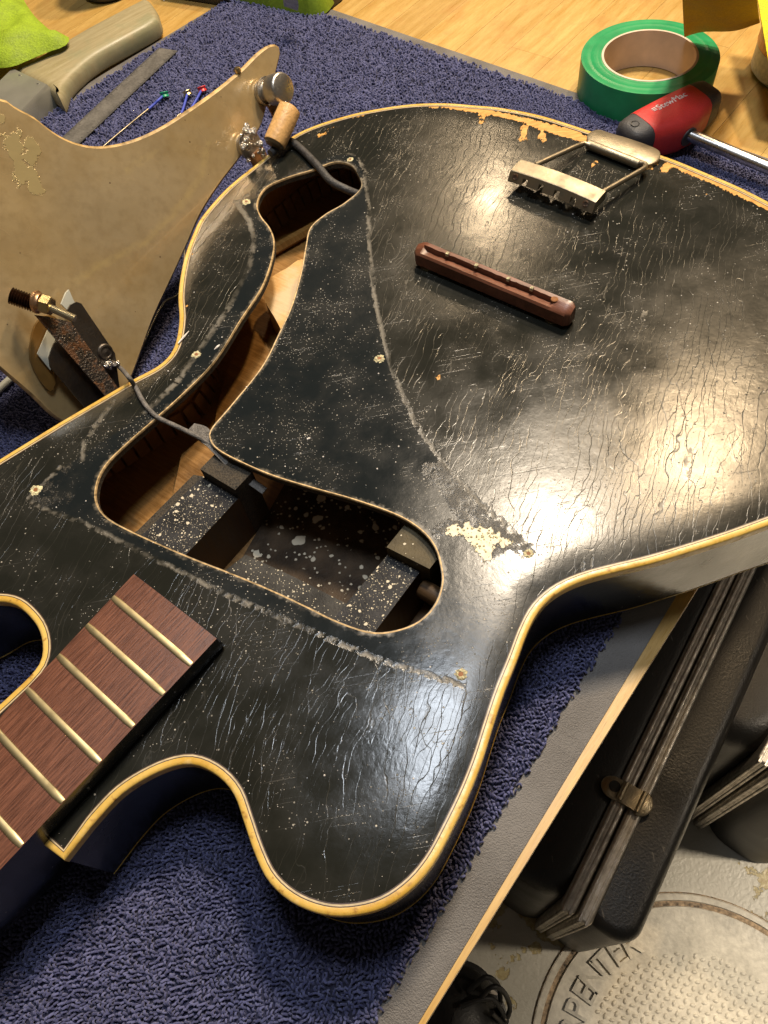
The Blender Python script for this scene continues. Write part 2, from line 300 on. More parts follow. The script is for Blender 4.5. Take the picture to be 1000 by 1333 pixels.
# ------------------------------------------------------------------ mesh helpers
ORG = {}
class MB:
    def __init__(s): s.v = []; s.f = []; s.mi = []
    def add(s, vs, fs, mi=0):
        k = len(s.v); s.v += [tuple(map(float, p)) for p in vs]; s.f += [tuple(i+k for i in f) for f in fs]; s.mi += [mi]*len(fs)
    def prism(s, low, top, mi=0, cap=True, smi=None):
        n = len(low); vs = list(low)+list(top); fs = [(i, (i+1) % n, n+(i+1) % n, n+i) for i in range(n)]
        s.add(vs, fs, mi if smi is None else smi)
        if cap: s.add(list(top), [tuple(range(n))], mi); s.add(list(low), [tuple(range(n))[::-1]], mi)
    def box(s, c, ax, ay, az, mi=0):
        c, ax, ay, az = map(np.array, (c, ax, ay, az))
        q = [-ax-ay, ax-ay, ax+ay, -ax+ay]; s.prism([c+p-az for p in q], [c+p+az for p in q], mi)
    def rings(s, rings, mi=0, closed=True, caps=True):
        n = len(rings[0]); vs = [p for r in rings for p in r]; fs = []
        for j in range(len(rings)-1):
            for i in range(n if closed else n-1):
                a, b = j*n+i, j*n+(i+1) % n; fs.append((a, b, b+n, a+n))
        s.add(vs, fs, mi)
        if caps: s.add(rings[0], [tuple(range(n))[::-1]], mi); s.add(rings[-1], [tuple(range(n))], mi)
    def tube(s, path, r, n=10, mi=0, caps=True):
        P = [np.array(p, float) for p in path]; rs = r if isinstance(r, (list, tuple, np.ndarray)) else [r]*len(P)
        T = []
        for i in range(len(P)):
            t = P[min(i+1, len(P)-1)]-P[max(i-1, 0)]; T.append(t/(np.linalg.norm(t)+1e-12))
        u = np.cross(T[0], [0, 0, 1.]);
        if np.linalg.norm(u) < 1e-3: u = np.cross(T[0], [1., 0, 0])
        u /= np.linalg.norm(u); R = []
        for p, t, rr in zip(P, T, rs):
            u = u-np.dot(u, t)*t; u /= np.linalg.norm(u); v = np.cross(t, u)
            R.append([p+rr*(math.cos(2*math.pi*k/n)*u+math.sin(2*math.pi*k/n)*v) for k in range(n)])
        s.rings(R, mi, caps=caps)
    def lathe(s, c, ax, prof, n=32, mi=0, caps=True):       # prof: (radius, height along axis)
        c = np.array(c, float); ax = np.array(ax, float); ax /= np.linalg.norm(ax)
        u = np.cross(ax, [0, 0, 1.]);
        if np.linalg.norm(u) < 1e-3: u = np.array([1., 0, 0])
        u /= np.linalg.norm(u); v = np.cross(ax, u)
        s.rings([[c+ax*h+r*(math.cos(2*math.pi*k/n)*u+math.sin(2*math.pi*k/n)*v) for k in range(n)] for r, h in prof], mi, caps=caps)
    def build(s, name, mats, parent=None, smooth=False, attrs=None):
        org = ORG.get(parent.name, np.zeros(3)) if parent else np.zeros(3)
        me = bpy.data.meshes.new(name); me.from_pydata([(x-org[0], y-org[1], z-org[2]) for x, y, z in s.v], [], s.f)
        if not isinstance(mats, (list, tuple)): mats = [mats]
        for m in mats: me.materials.append(m)
        me.polygons.foreach_set('material_index', s.mi)
        if attrs:
            for k, a in attrs.items(): at_ = me.attributes.new(k, 'FLOAT', 'POINT'); at_.data.foreach_set('value', np.asarray(a, dtype=np.float32))
        bm = bmesh.new(); bm.from_mesh(me)
        if not attrs: bmesh.ops.remove_doubles(bm, verts=bm.verts, dist=1e-6)
        bmesh.ops.recalc_face_normals(bm, faces=bm.faces)
        if smooth:
            for f in bm.faces: f.smooth = True
            for e in bm.edges:
                if len(e.link_faces) == 2 and e.calc_face_angle(0) > R_(smooth if smooth is not True else 40): e.smooth = False
        bm.to_mesh(me); bm.free()
        return link(name, me, parent)
def link(name, me, parent=None, mat=None):
    o = bpy.data.objects.new(name, me); COL.objects.link(o)
    if parent: o.parent = parent; ORG[o.name] = ORG.get(parent.name, np.zeros(3))
    else: ORG[o.name] = np.zeros(3)
    if mat is not None: o.matrix_local = Matrix.Translation(Vector(-ORG[o.name])) @ mat
    return o
def thing(name, label, cat, loc, group=None):
    o = bpy.data.objects.new(name, None); COL.objects.link(o); o.location = loc; ORG[o.name] = np.array(loc, float)
    o.empty_display_size = .02; tag(o, label, cat, group); return o
def tag(o, label=None, cat=None, group=None, kind=None):
    if label: o['label'] = label
    if cat: o['category'] = cat
    if group: o['group'] = group
    if kind: o['kind'] = kind
    return o
def crom(pts, closed=False, step=None, n=8):
    P = [np.array(p, float) for p in pts]; N = len(P); out = []
    for i in range(N if closed else N-1):
        if closed: a, b, c, d = P[(i-1) % N], P[i], P[(i+1) % N], P[(i+2) % N]
        else: a, b, c, d = P[max(i-1, 0)], P[i], P[i+1], P[min(i+2, N-1)]
        for k in range(n):
            t = k/n; out.append(.5*((2*b)+(-a+c)*t+(2*a-5*b+4*c-d)*t*t+(-a+3*b-3*c+d)*t**3))
    if not closed: out.append(P[-1])
    if step:
        Q = np.array(out + ([out[0]] if closed else [])); L = np.r_[0, np.cumsum(np.linalg.norm(np.diff(Q, axis=0), axis=1))]
        m = max(3, int(L[-1]/step)); ts = np.linspace(0, L[-1], m+1)
        out = [np.array([np.interp(t, L, Q[:, k]) for k in range(Q.shape[1])]) for t in ts]
        if closed: out = out[:-1]
    return out
def area2(P):
    P = np.asarray(P); x, y = P[:, 0], P[:, 1]; return .5*np.sum(x*np.roll(y, -1)-np.roll(x, -1)*y)
def offset(P, d, sm=0):                       # inward offset of a closed dense polyline (2D)
    P = np.asarray(P)[:, :2]; s = 1 if area2(P) > 0 else -1
    T = np.roll(P, -1, 0)-np.roll(P, 1, 0); T /= np.linalg.norm(T, axis=1)[:, None]+1e-12
    N = np.c_[-T[:, 1], T[:, 0]]*s
    for _ in range(sm): N = (N+np.roll(N, 1, 0)+np.roll(N, -1, 0)); N /= np.linalg.norm(N, axis=1)[:, None]
    return P+N*d
def dist_pl(X, pl, closed=False):             # distance of points X to polyline
    X = np.asarray(X)[:, :2]; pl = np.asarray(pl)[:, :2]; A = pl if closed else pl[:-1]; B = np.roll(pl, -1, 0) if closed else pl[1:]
    best = np.full(len(X), 1e9)
    for a, b in zip(A, B):
        ab = b-a; t = np.clip(((X-a)@ab)/(ab@ab+1e-15), 0, 1); best = np.minimum(best, np.linalg.norm(X-a-t[:, None]*ab, axis=1))
    return best
def inside(X, poly):
    X = np.asarray(X); P = np.asarray(poly)[:, :2]; r = np.zeros(len(X), bool); j = len(P)-1
    for i in range(len(P)):
        yi, yj = P[i, 1], P[j, 1]; c = ((yi > X[:, 1]) != (yj > X[:, 1]))
        xx = (P[j, 0]-P[i, 0])*(X[:, 1]-yi)/((yj-yi) if yj != yi else 1e-12)+P[i, 0]; r ^= c & (X[:, 0] < xx); j = i
    return r
def lin(p, q, p2, q2):                        # intersection of two plan lines
    p, q, p2, q2 = [np.array(t)[:2] for t in (p, q, p2, q2)]; a, b = q-p, q2-p2
    t = np.linalg.solve(np.c_[a, -b], p2-p); return p+a*t[0]
def fill(outer, holes, step, jit=.25, near=.4):   # CDT of outer minus holes with a jittered grid
    lo, hi = np.min(outer, 0), np.max(outer, 0); gx, gy = np.meshgrid(np.arange(lo[0], hi[0], step), np.arange(lo[1], hi[1], step))
    G = np.c_[gx.ravel(), gy.ravel()]+(RS.rand(gx.size, 2)-.5)*step*jit; ok = inside(G, outer) & (dist_pl(G, outer, True) > step*near)
    for h in holes: ok &= ~inside(G, h) & (dist_pl(G, h, True) > step*near)
    G = G[ok]; vs = [Vector(p) for p in np.asarray(outer)[:, :2]]; ed = [(i, (i+1) % len(outer)) for i in range(len(outer))]
    for h in holes:
        k = len(vs); vs += [Vector(p) for p in np.asarray(h)[:, :2]]; ed += [(k+i, k+(i+1) % len(h)) for i in range(len(h))]
    vs += [Vector(p) for p in G]
    v, e, f, *_ = geometry.delaunay_2d_cdt(vs, ed, [], 0, 1e-7)
    V = np.array([tuple(p) for p in v]); f = [tuple(t) for t in f]; C = np.array([V[list(t)].mean(0) for t in f])
    ok = inside(C, outer)
    for h in holes: ok &= ~inside(C, h)
    return V, [t for t, k in zip(f, ok) if k]
def lump(name, pxs, z0, zh, mat, parent=None, step=.006, nz=.004, edge=.03, seed=0, pw=.5, px=True, nfreq=35):
    P = np.array([p[:2] for p in crom([at(x, y, z0) if px else (x, y, 0) for x, y in pxs], True, step)])
    V, Fc = fill(P, [], step); d = dist_pl(V, P, True); from mathutils import noise
    z = z0+zh*np.clip(d/edge, 0, 1)**pw+np.array([noise.noise((x*nfreq+seed, y*nfreq, seed)) for x, y in V])*nz*np.clip(d/.01, 0, 1)
    mb = MB(); mb.add([(x, y, zz) for (x, y), zz in zip(V, z)], Fc)
    mb.add([(*p, z0) for p in P]+[(*p, z0-.0002) for p in P], [(i, (i+1) % len(P), len(P)+(i+1) % len(P), len(P)+i) for i in range(len(P))])
    return mb.build(name, mat, parent, smooth=60)
def textmesh(name, body, size, parent, mat, Mw, depth=.0002, align='CENTER'):
    cu = bpy.data.curves.new(name, 'FONT'); cu.body = body; cu.size = size; cu.extrude = depth; cu.align_x = align; cu.align_y = 'CENTER'; cu.resolution_u = 3
    t = bpy.data.objects.new('tmp', cu); COL.objects.link(t); bpy.context.view_layer.update()
    me = bpy.data.meshes.new_from_object(t.evaluated_get(bpy.context.evaluated_depsgraph_get())); bpy.data.objects.remove(t)
    me.materials.clear(); me.materials.append(mat); o = link(name, me, parent, Mw); return o
def frame(c, x, z):                            # matrix with x axis, z axis
    x = Vector(x).normalized(); z = Vector(z).normalized(); y = z.cross(x).normalized(); x = y.cross(z)
    return Matrix(((x.x, y.x, z.x, c[0]), (x.y, y.y, z.y, c[1]), (x.z, y.z, z.z, c[2]), (0, 0, 0, 1)))

ZT, ZB = .062, .0075            # guitar top plane and underside
# ------------------------------------------------------------------ outlines (guitar top plane)
body_px = [(80,548),(126,521),(172,494),(208,474),(226,452),(233,418),(232,382),(239,338),(252,302),(264,280),(296,244),(340,208),(376,180),(408,164),(456,149),(500,140),(540,135),(580,134),(620,137),
 (652,140),(704,150),(768,170),(820,188),(876,207),(920,225),(960,242),(1000,262),(1080,305),(1150,365),(1200,440),(1205,520),(1160,595),(1085,652),(1000,684),(950,702),(900,718),(850,733),(800,745),(760,756),(728,771),(704,792),
 (688,820),(673,860),(657,900),(643,942),(628,990),(610,1036),(587,1084),(565,1124),(538,1156),(502,1181),(461,1192),(421,1191),(380,1175),(349,1147),(331,1111),(317,1070),(304,1034),(283,1010),(255,996),(228,997),(193,1011),(155,1036),(117,1077)]
heel_px = [(83,1120),(50,1095)]
cut_px = [(-75,992),(-20,935),(14,903),(38,880),(52,861),(55,840),(50,819),(38,802),(21,788),(0,783),(-30,786),(-66,806),(-100,815),(-135,790),(-145,735),(-120,690),(-70,645),(0,597)]
A_ = crom([at(x, y, ZT)[:2] for x, y in body_px], False, .0035)
B_ = crom([at(x, y, ZT)[:2] for x, y in cut_px], False, .0035)
H_ = [at(x, y, ZT)[:2] for x, y in heel_px]
OUT = np.array(list(A_)+list(H_)+list(B_))
OUT = OUT[np.r_[True, np.linalg.norm(np.diff(OUT, axis=0), axis=1) > 1e-4]]
open_px = [(470,246),(466,228),(456,216),(436,213),(408,223),(372,234),(346,247),(336,266),(340,282),(352,298),(358,316),(355,340),(342,376),(316,416),(280,472),(240,514),(200,550),(168,578),(140,606),(128,630),(127,654),(140,674),
 (172,692),(216,712),(256,729),(300,746),(355,769),(400,790),(430,805),(460,817),(488,824),(516,821),(544,810),(565,789),(575,761),(573,736),(565,712),(547,691),(516,672),(460,652),(407,637),(355,621),(313,603),(285,588),(274,575),(275,560),
 (300,530),(340,480),(362,438),(380,398),(392,355),(398,322),(404,298),(424,280),(448,266)]
OPN = np.array(crom([at(x, y, ZT)[:2] for x, y in open_px], True, .003))
guard_px = [(47,632),(110,590),(200,530),(232,498),(262,455),(300,400),(325,350),(332,312),(325,288),(307,264),(335,250),(400,215),(440,202),(462,203),(475,222),(480,270),(482,330),(490,400),(510,480),(540,550),(575,600),(620,650),(660,685),(694,722),
 (668,790),(640,850),(604,893),(500,862),(400,820),(300,777),(250,752),(180,717),(110,682),(60,664),(35,650)]
GRD = np.array([at(x, y, ZT)[:2] for x, y in guard_px])
def segs(L):                                   # [(px polyline, radius mm)]
    return [(np.array([at(x, y, ZT)[:2] for x, y in pl]), r*.001) for pl, r in L]
CHIP = segs([([(560,139),(600,142),(625,147),(650,149)], 1.2), ([(631,147),(627,161)], 1.9), ([(585,138),(640,147),(700,161),(750,173)], 3.2), ([(683,166),(681,182)], 2.5), ([(708,163),(706,183)], 2.4), ([(690,160),(762,182)], 4.2), ([(740,172),(762,183)], 2),
 ([(848,211),(845,221)], 2), ([(872,212),(864,223),(868,216)], 2.6), ([(892,219),(886,224)], .9), ([(880,213),(940,240),(1000,268),(1060,300)], 4.0), ([(917,256),(918,257)], 1.2), ([(775,212),(772,217)], 1.1), ([(569,491),(571,493)], 1.5),
 ([(414,178),(421,175)], 1.9), ([(431,169),(437,167)], 1.2), ([(459,154),(475,149)], .7), ([(252,330),(253,331)], 1.2), ([(242,398),(245,397)], 1.1), ([(240,420),(240,422)], 1.0), ([(300,1018),(315,1050)], -.5), ([(338,215),(339,215)], .5)])
CREAM = segs([([(588,692),(625,693),(640,697)], 2.8), ([(615,700),(628,712),(632,722)], 3.2), ([(625,700),(662,708)], 2.2), ([(612,690),(640,700)], 2.6)])
CRUST = segs([([(560,612),(572,625)], 4), ([(575,608),(600,645),(640,685),(680,715)], 4), ([(570,690),(600,690),(660,705),(640,722)], 3.5), ([(590,640),(620,680)], 5), ([(45,650),(90,610)], 2), ([(60,655),(90,650)], 3)])
WEAR = segs([([(604,893),(500,862),(400,820),(300,777),(250,752),(180,717),(110,682),(60,664),(38,650)], 0), ([(694,722),(660,685),(620,650),(575,600),(540,550),(510,480),(490,400),(482,330),(480,270),(475,222),(462,203),(452,202)], 0),
 ([(307,264),(325,288),(332,312),(325,350),(300,400),(262,455),(232,498),(190,538)], .6), ([(307,264),(330,252)], 0), ([(38,650),(82,608)], 0), ([(150,520),(112,575),(108,600)], .1)])
def mindist(X, L):
    b = np.full(len(X), 1.)
    for pl, r in L: b = np.minimum(b, dist_pl(X, pl)-r)
    return b
from mathutils import noise as mnoise
def ztop(d, X=None):                           # slight roll-off of the top towards its rim
    return ZT+.0009*(1-np.clip(1-d/.016, 0, 1)**2)

# ------------------------------------------------------------------ THE BASS
c0 = at(500, 600, ZB)
bass = thing('bass_guitar', 'worn black hollow bass guitar with yellow binding and open cavity lying on blue carpet', 'bass guitar', (c0[0], c0[1], ZB))
TI = offset(OUT, .0046, 2); TI = TI[::1]
V, Fc = fill(TI, [OPN], .0032)
dr = dist_pl(V, OUT, True); dg = dist_pl(V, GRD, True)*np.where(inside(V, GRD), 1, -1); do = dist_pl(V, OPN, True)
zz = ztop(dr-.0046)+np.array([mnoise.noise((x*16, y*16, 3)) for x, y in V])*.00035
mb = MB(); mb.add([(x, y, z) for (x, y), z in zip(V, zz)], Fc)
top = mb.build('body_top', M['varnish'], bass, True, dict(rim=dr, guard=dg, opening=do, chip=mindist(V, CHIP), cream=mindist(V, CREAM), crust=mindist(V, CRUST), wearline=mindist(V, WEAR)))
tag(top, 'crazed black top scattered with white dust, chipped to bare wood along the far rim')
def strip(poly, prof, name, mats, parent, mi=None, sm=2, smooth=50):    # sweep (inset, z) profile round a closed outline
    mb = MB(); R = [[(x, y, z) for x, y in offset(poly, d, sm)] for d, z in prof]
    n = len(R[0])
    for j in range(len(R)-1):
        mb.rings([R[j], R[j+1]], mi[j] if mi else 0, caps=False)
    return mb.build(name, mats, parent, smooth)
strip(OUT, [(.0046, ZT-.003), (.0046, ZT+.00005), (.0041, ZT+.00006)], 'dark_purfling', M['purfd'], bass)
strip(OUT, [(.0041, ZT-.003), (.0041, ZT+.00012), (.0034, ZT+.00012)], 'purfling', M['purf'], bass)
strip(OUT, [(.0034, ZT-.003), (.0034, ZT+.00006), (.0030, ZT+.00006)], 'dark_purfling', M['purfd'], bass)
strip(OUT, [(.0030, ZT-.004), (.0030, ZT+.0002), (.0016, ZT+.0003), (.0006, ZT+.00005), (.0001, ZT-.0005), (0, ZT-.0012), (0, ZT-.0052), (.0006, ZT-.0056), (.003, ZT-.0056)], 'binding', M['binding'], bass)
strip(OUT, [(.0004, ZT-.0050), (.0005, ZB+.002), (.0034, ZB+.002), (.0034, ZT-.005)], 'side', [M['side'], M['innerwood']], bass, mi=[0, 0, 1])
strip(OUT, [(.003, ZB+.0022), (.0003, ZB+.0022), (.0002, ZB+.0018), (.0004, ZB+.0012), (.003, ZB+.0009)], 'lower_binding', M['binding'], bass)
Q = offset(OUT, .0010, 2)
V, Fc = fill(offset(OUT, .0030, 2)[::2], [], .02)
mb = MB(); mb.add([(x, y, ZB+.0034) for x, y in V], Fc); mb.add([(x, y, ZB+.0004) for x, y in V], Fc, 1); mb.build('back', [M['innerwood'], M['side']], bass)
# underside of the top and the cut edge of the opening
V, Fc = fill(offset(OUT, .0036, 2)[::2], [OPN[::1]], .02)
mb = MB(); mb.add([(x, y, ZT-.0036) for x, y in V], Fc); mb.build('top_underside', M['innerwood'], bass)
n = len(OPN); mb = MB()
outl = [(x, y) for x, y in OPN]; ow = offset(OPN, -.0009, 1); wig = [random.uniform(-.0003, .0003) for _ in range(n)]
mb.rings([[(x, y, ZT+.00098) for x, y in ow], [(x, y, ZT+.0011) for x, y in offset(OPN, -.0003, 1)], [(x, y, ZT+.0006) for x, y in offset(OPN, .0001, 1)], [(x, y, ZT-.0003) for x, y in OPN]], 0, caps=False)
mb.rings([[(x, y, ZT-.0003) for x, y in OPN], [(x+w1, y+w1, ZT-.002) for (x, y), w1 in zip(OPN, wig)], [(x, y, ZT-.0037) for x, y in OPN]], 1, caps=False)
mb.build('opening_edge', [M['ply'], M['lip']], bass, 60)

# inside of the body
g1 = at(143, 775, ZT+.014); g2 = at(254, 861, ZT+.014)
FX = (g2-g1)[:2]; FX = np.array([*FX/np.linalg.norm(FX), 0]); NX = np.array([FX[1], -FX[0], 0])     # along the frets / towards the headstock
if NX[1] > 0: NX = -NX
inner = offset(OUT, .0036, 3)
blk = MB(); blk.prism([(-.0038, 0, 0), (.0038, 0, 0), (.0038, .006, 0), (-.0038, .006, 0)], [(-.0038, 0, .013), (.0038, 0, .013), (.0038, .0018, .013), (-.0038, .0018, .013)])
bo = None; L = np.r_[0, np.cumsum(np.linalg.norm(np.diff(np.vstack([inner, inner[:1]]), axis=0), axis=1))]
C3 = OPN.mean(0); cnt = 0; s = .002; sg = 1 if area2(inner) > 0 else -1
while s < L[-1]-.004:
    p = np.array([np.interp(s, L, np.r_[inner[:, k], inner[0, k]]) for k in (0, 1)]); q = np.array([np.interp(s+.003, L, np.r_[inner[:, k], inner[0, k]]) for k in (0, 1)])
    t = (q-p)/np.linalg.norm(q-p); nn = np.array([-t[1], t[0]])*sg; s += .0092
    if dist_pl(p[None], OPN, True)[0] > .075: continue
    for zz0 in (ZB+.0036,):
        Mw = Matrix(((t[0], nn[0], 0, p[0]), (t[1], nn[1], 0, p[1]), (0, 0, 1, zz0), (0, 0, 0, 1)))
        if bo is None: bo = blk.build('lining_block', M['lining'], bass); bo.matrix_local = Matrix.Translation(Vector(-ORG[bass.name])) @ Mw; ORG[bo.name] = ORG[bass.name]; bo.data.transform(Matrix.Translation(Vector(ORG[bass.name])))
        else: link('lining_block', bo.data, bass, Mw)
    cnt += 1
def slab(name, px, zt, zb, mats, parent=bass, smi=1, bevel=0):
    P = ats(px, zt); mb = MB(); mb.prism([(x, y, zb) for x, y, z in P], P, 0, True, smi); return mb.build(name, mats, parent)
zi = ZT-.012
o = slab('support_bar', [(264,620),(311,648),(244,720),(225,745),(150,722),(192,690)], zi, ZB+.0036, [M['spray'], M['darkwood']]); tag(o, 'upper black support bar with white paint overspray')
o = slab('support_bar', [(505,722),(547,744),(484,828),(465,850),(415,830),(436,803)], zi, ZB+.0036, [M['spray'], M['darkwood']]); tag(o, 'lower black support bar with white paint overspray')
slab('bar_edge_strip', [(252,618),(264,620),(192,690),(150,722),(138,716),(180,690)], zi-.0015, ZB+.0036, [M['lip'], M['innerwood']])
def wallw(a_, b_, dpt, zt, mat):
    a_, b_ = at(*a_, zi), at(*b_, zi); P_ = [a_-NX*.0001, b_-NX*.0001, b_-NX*dpt, a_-NX*dpt]; mb = MB()
    mb.prism([(p[0], p[1], ZB+.0036) for p in P_], [(p[0], p[1], zt) for p in P_]); mb.build('cross_wall', mat, bass)
wallw((266,621), (311,648), .014, ZT-.0042, M['lip']); wallw((505,722), (560,750), .020, ZT-.0042, M['wallwood'])
slab('neck_block_ledge', [(290,745),(320,722),(385,752),(455,788),(470,800),(440,850),(290,790)], ZB+.020, ZB+.0036, [M['greyspray'], M['innerwood']])
slab('cavity_floor_panel', [(385,605),(520,650),(520,780),(430,830),(290,770)], ZB+.0052, ZB+.0036, [M['spray2'], M['spray2']])
p, q = at(548, 765, ZT-.020), at(600, 795, ZT-.020); mb = MB(); mb.tube([p, p+(q-p)*.06, q], [.0042, .005, .005], 20); mb.build('dowel', M['darkwood'], bass, 50)
slab('glue_block', [(272,603),(284,586),(296,604),(288,622)], ZT-.020, ZB+.0036, [M['lightwood'], M['lightwood']])
slab('partition', [(236,592),(262,570),(290,600),(262,640),(240,662),(226,640)], ZB+.012, ZB+.0036, [M['innerwood'], M['innerwood']])
P = crom([(400,340),(372,350),(352,362),(344,376),(346,394),(358,414),(368,436),(372,470),(420,470),(440,400)], True, n=5)
slab('centre_block', [tuple(p) for p in P], ZB+.026, ZB+.0036, [M['lightwood'], M['lightwood']])
P = crom([(326,430),(350,455),(352,510),(338,550),(320,560),(280,560),(300,470)], True, n=5)
slab('back_brace', [tuple(p) for p in P], ZB+.009, ZB+.0036, [M['innerwood'], M['innerwood']])
P = [at(340, 335, ZB+.008), at(420, 290, ZB+.008), at(520, 250, ZB+.008)]; mb = MB(); mb.tube(P, .004, 6); mb.build('back_brace', M['innerwood'], bass)

# screw holes with crumbling rims
def screw_hole(px, py, r):
    c = at(px, py, ZT+.0009); mb = MB(); n = 22; rings = []
    for rr, z, j in ((r*1.25, -.0001, .22), (r*1.05, .00035, .2), (r*.75, .0006, .16), (r*.46, .0005, .08)):
        ph = [random.uniform(1-j, 1+j) for _ in range(n)]; rings.append([(c[0]+rr*ph[k]*math.cos(2*math.pi*k/n), c[1]+rr*ph[k]*math.sin(2*math.pi*k/n), c[2]+z+random.uniform(-.00012, .00012)) for k in range(n)])
    mb.rings(rings, 0, caps=False)
    o = mb.build('screw_hole_rim', M['crumb'], bass, 60)
    mb = MB(); mb.rings([[(c[0]+rr*math.cos(2*math.pi*k/n), c[1]+rr*math.sin(2*math.pi*k/n), c[2]+z) for k in range(n)] for rr, z in ((r*.5, .0005), (r*.34, .00035), (r*.22, .0002), (r*.1, .00012))], 0, caps=True)
    mb.build('screw_hole', M['hole'], bass, 60)
for x, y, r in ((456,208,.0021), (321,263,.0024), (256,462,.0024), (47,638,.0027), (494,467,.0024), (688,721,.0021), (600,878,.0024)): screw_hole(x, y, r)
# raised flakes of dried filler and loose grit
mb = MB()
for pl, r in CREAM:
    for k in range(16):
        t = random.random()*(len(pl)-1); i = min(int(t), len(pl)-2); p = pl[i]+(pl[i+1]-pl[i])*(t-i); a = random.random()*6.28; rr = r*1.25*random.random()**.5
        c = np.array([p[0]+rr*math.cos(a), p[1]+rr*math.sin(a), ZT+.0009]); s_ = random.uniform(.0002, .0007)
        mb.lathe(c, (random.uniform(-.3, .3), random.uniform(-.3, .3), 1), [(s_*random.uniform(.8, 1.3), -.0001), (s_*.8, s_*.5), (s_*.2, s_*.7)], 6)
o = mb.build('filler_flakes', M['crumb'], bass); tag(o, kind='stuff')
mb = MB(); n = 0
while n < 800:
    x, y = random.uniform(0, 1000), random.uniform(140, 1180); p = at(x, y, ZT)[:2]
    X = p[None]
    if not inside(X, TI)[0] or inside(X, OPN)[0]: continue
    g_ = inside(X, GRD)[0]
    if not g_ and random.random() < .55 + .4*(mnoise.noise((p[0]*14, p[1]*14, 1)) < -.05): continue
    s_ = .00013*random.uniform(.6, 1.5) if random.random() < .93 else random.uniform(.0003, .00055)
    c = np.array([*p, ZT+.0008]); mb.lathe(c, (0, 0, 1), [(s_, 0), (s_*.8, s_*.6), (s_*.15, s_)], 5); n += 1
for x, y, x2, y2 in ((232,447,246,431), (286,449,279,455), (400,572,404,570), (213,1,214,1)):
    a, b = at(x, y, ZT+.0011), at(x2, y2, ZT+.0011); mb.tube([a, (a+b)/2+[.0002, 0, .0002], b], [.0004, .0006, .0002], 6)
o = mb.build('dust_specks', M['print'], bass); tag(o, kind='stuff')

# fretboard and neck
zf = ZT+.0145
e1, e2 = at(174, 747, zf), at(282, 831, zf); d1 = at(0, 933, zf)-e1; d2 = at(0, 1132, zf)-e2; d1 /= np.linalg.norm(d1); d2 /= np.linalg.norm(d2)
dm = (d1+d2)/2; dm /= np.linalg.norm(dm); LN = .30
pr = []; W = np.linalg.norm(e2-e1)
def fb_sec(s, zt, zb, rad=.0012):          # cross section at distance s along the neck
    a, b = e1+d1*s, e2+d2*s; out = []
    for k in range(13):
        t = k/12; p = a+(b-a)*t; out.append((p[0], p[1], zt+rad*(1-(2*t-1)**2)-.0002))
    a2, b2 = a, b
    out += [(b2[0], b2[1], zb), (a2[0], a2[1], zb)]
    return out
mb = MB(); n = 15
rs = [fb_sec(s, zf, zf-.0055) for s in (0, LN)]
vs = rs[0]+rs[1]; mb.add(vs, [(i, i+1, n+i+1, n+i) for i in range(12)], 0)
mb.add(vs, [(12, 13, n+13, n+12), (14, 0, n, n+14), (13, 14, n+14, n+13)], 1); mb.add(rs[0], [tuple(range(n))], 0); mb.add(rs[1], [tuple(range(n))], 0)
fb = mb.build('fretboard', [M['rosewood'], M['side']], bass, 30)
fy = [(143,775),(109,811),(69,851),(28,892)]
s0 = [np.dot(at(x, y, zf+.0006)-e1, d1) for x, y in fy]
sp_ = [s0[1]-s0[0], s0[2]-s0[1], s0[3]-s0[2]]; base_s = s0[0]; stp = (s0[3]-s0[0])/3/1.0595
ss = [base_s+stp*sum(1.0595**k for k in range(j)) for j in range(0, 11)]
for s in ss:
    a, b = e1+d1*(s-.0002), e2+d2*(s+.0010); a = a+(b-a)*.004; b = b-(b-a)*.006; mb = MB(); R = []
    ud = dm*np.array([1, 1, 0])
    for k in range(13):
        t = k/12; p = a+(b-a)*t; zc = zf+.0012*(1-(2*t-1)**2)-.0003; ef = 1 if 0 < k < 12 else .45
        R.append([tuple(p*[1, 1, 0]+ud*u*.00175*(1 if ef == 1 else .8)+np.array([0, 0, zc+h*ef])) for u, h in ((-1, 0), (-.85, .0006), (-.4, .0008), (.1, .0009), (.55, .00075), (.9, .0005), (1, 0))])
    mb.rings(R, 0); mb.build('fret', M['fret'], fb, 50)
# neck wood below the fretboard: sits on the body, then a heel, then a rounded neck
mb = MB(); R = []
sh = np.dot(at(50, 1095, ZT)-e2, d2)
for s, zb in ((-.001, ZT-.002), (sh-.004, ZT-.002), (sh-.0038, ZB+.003), (sh+.012, ZB+.004), (sh+.05, ZB+.012), (sh+.075, ZT-.032), (sh+.10, ZT-.018), (LN, ZT-.012)):
    a, b = e1+d1*s, e2+d2*s; row = []
    a, b = a+(b-a)*.004, b-(b-a)*.004
    for t, dz in ((0, 1), (0, .5), (.04, .2), (.2, .04), (.5, 0), (.8, .04), (.96, .2), (1, .5), (1, 1)):
        z = zb+(zf-.0054-zb)*dz; p = a+(b-a)*t; row.append((p[0], p[1], z))
    R.append(row)
mb.rings(R, 0); mb.build('neck', M['side'], bass, 50)

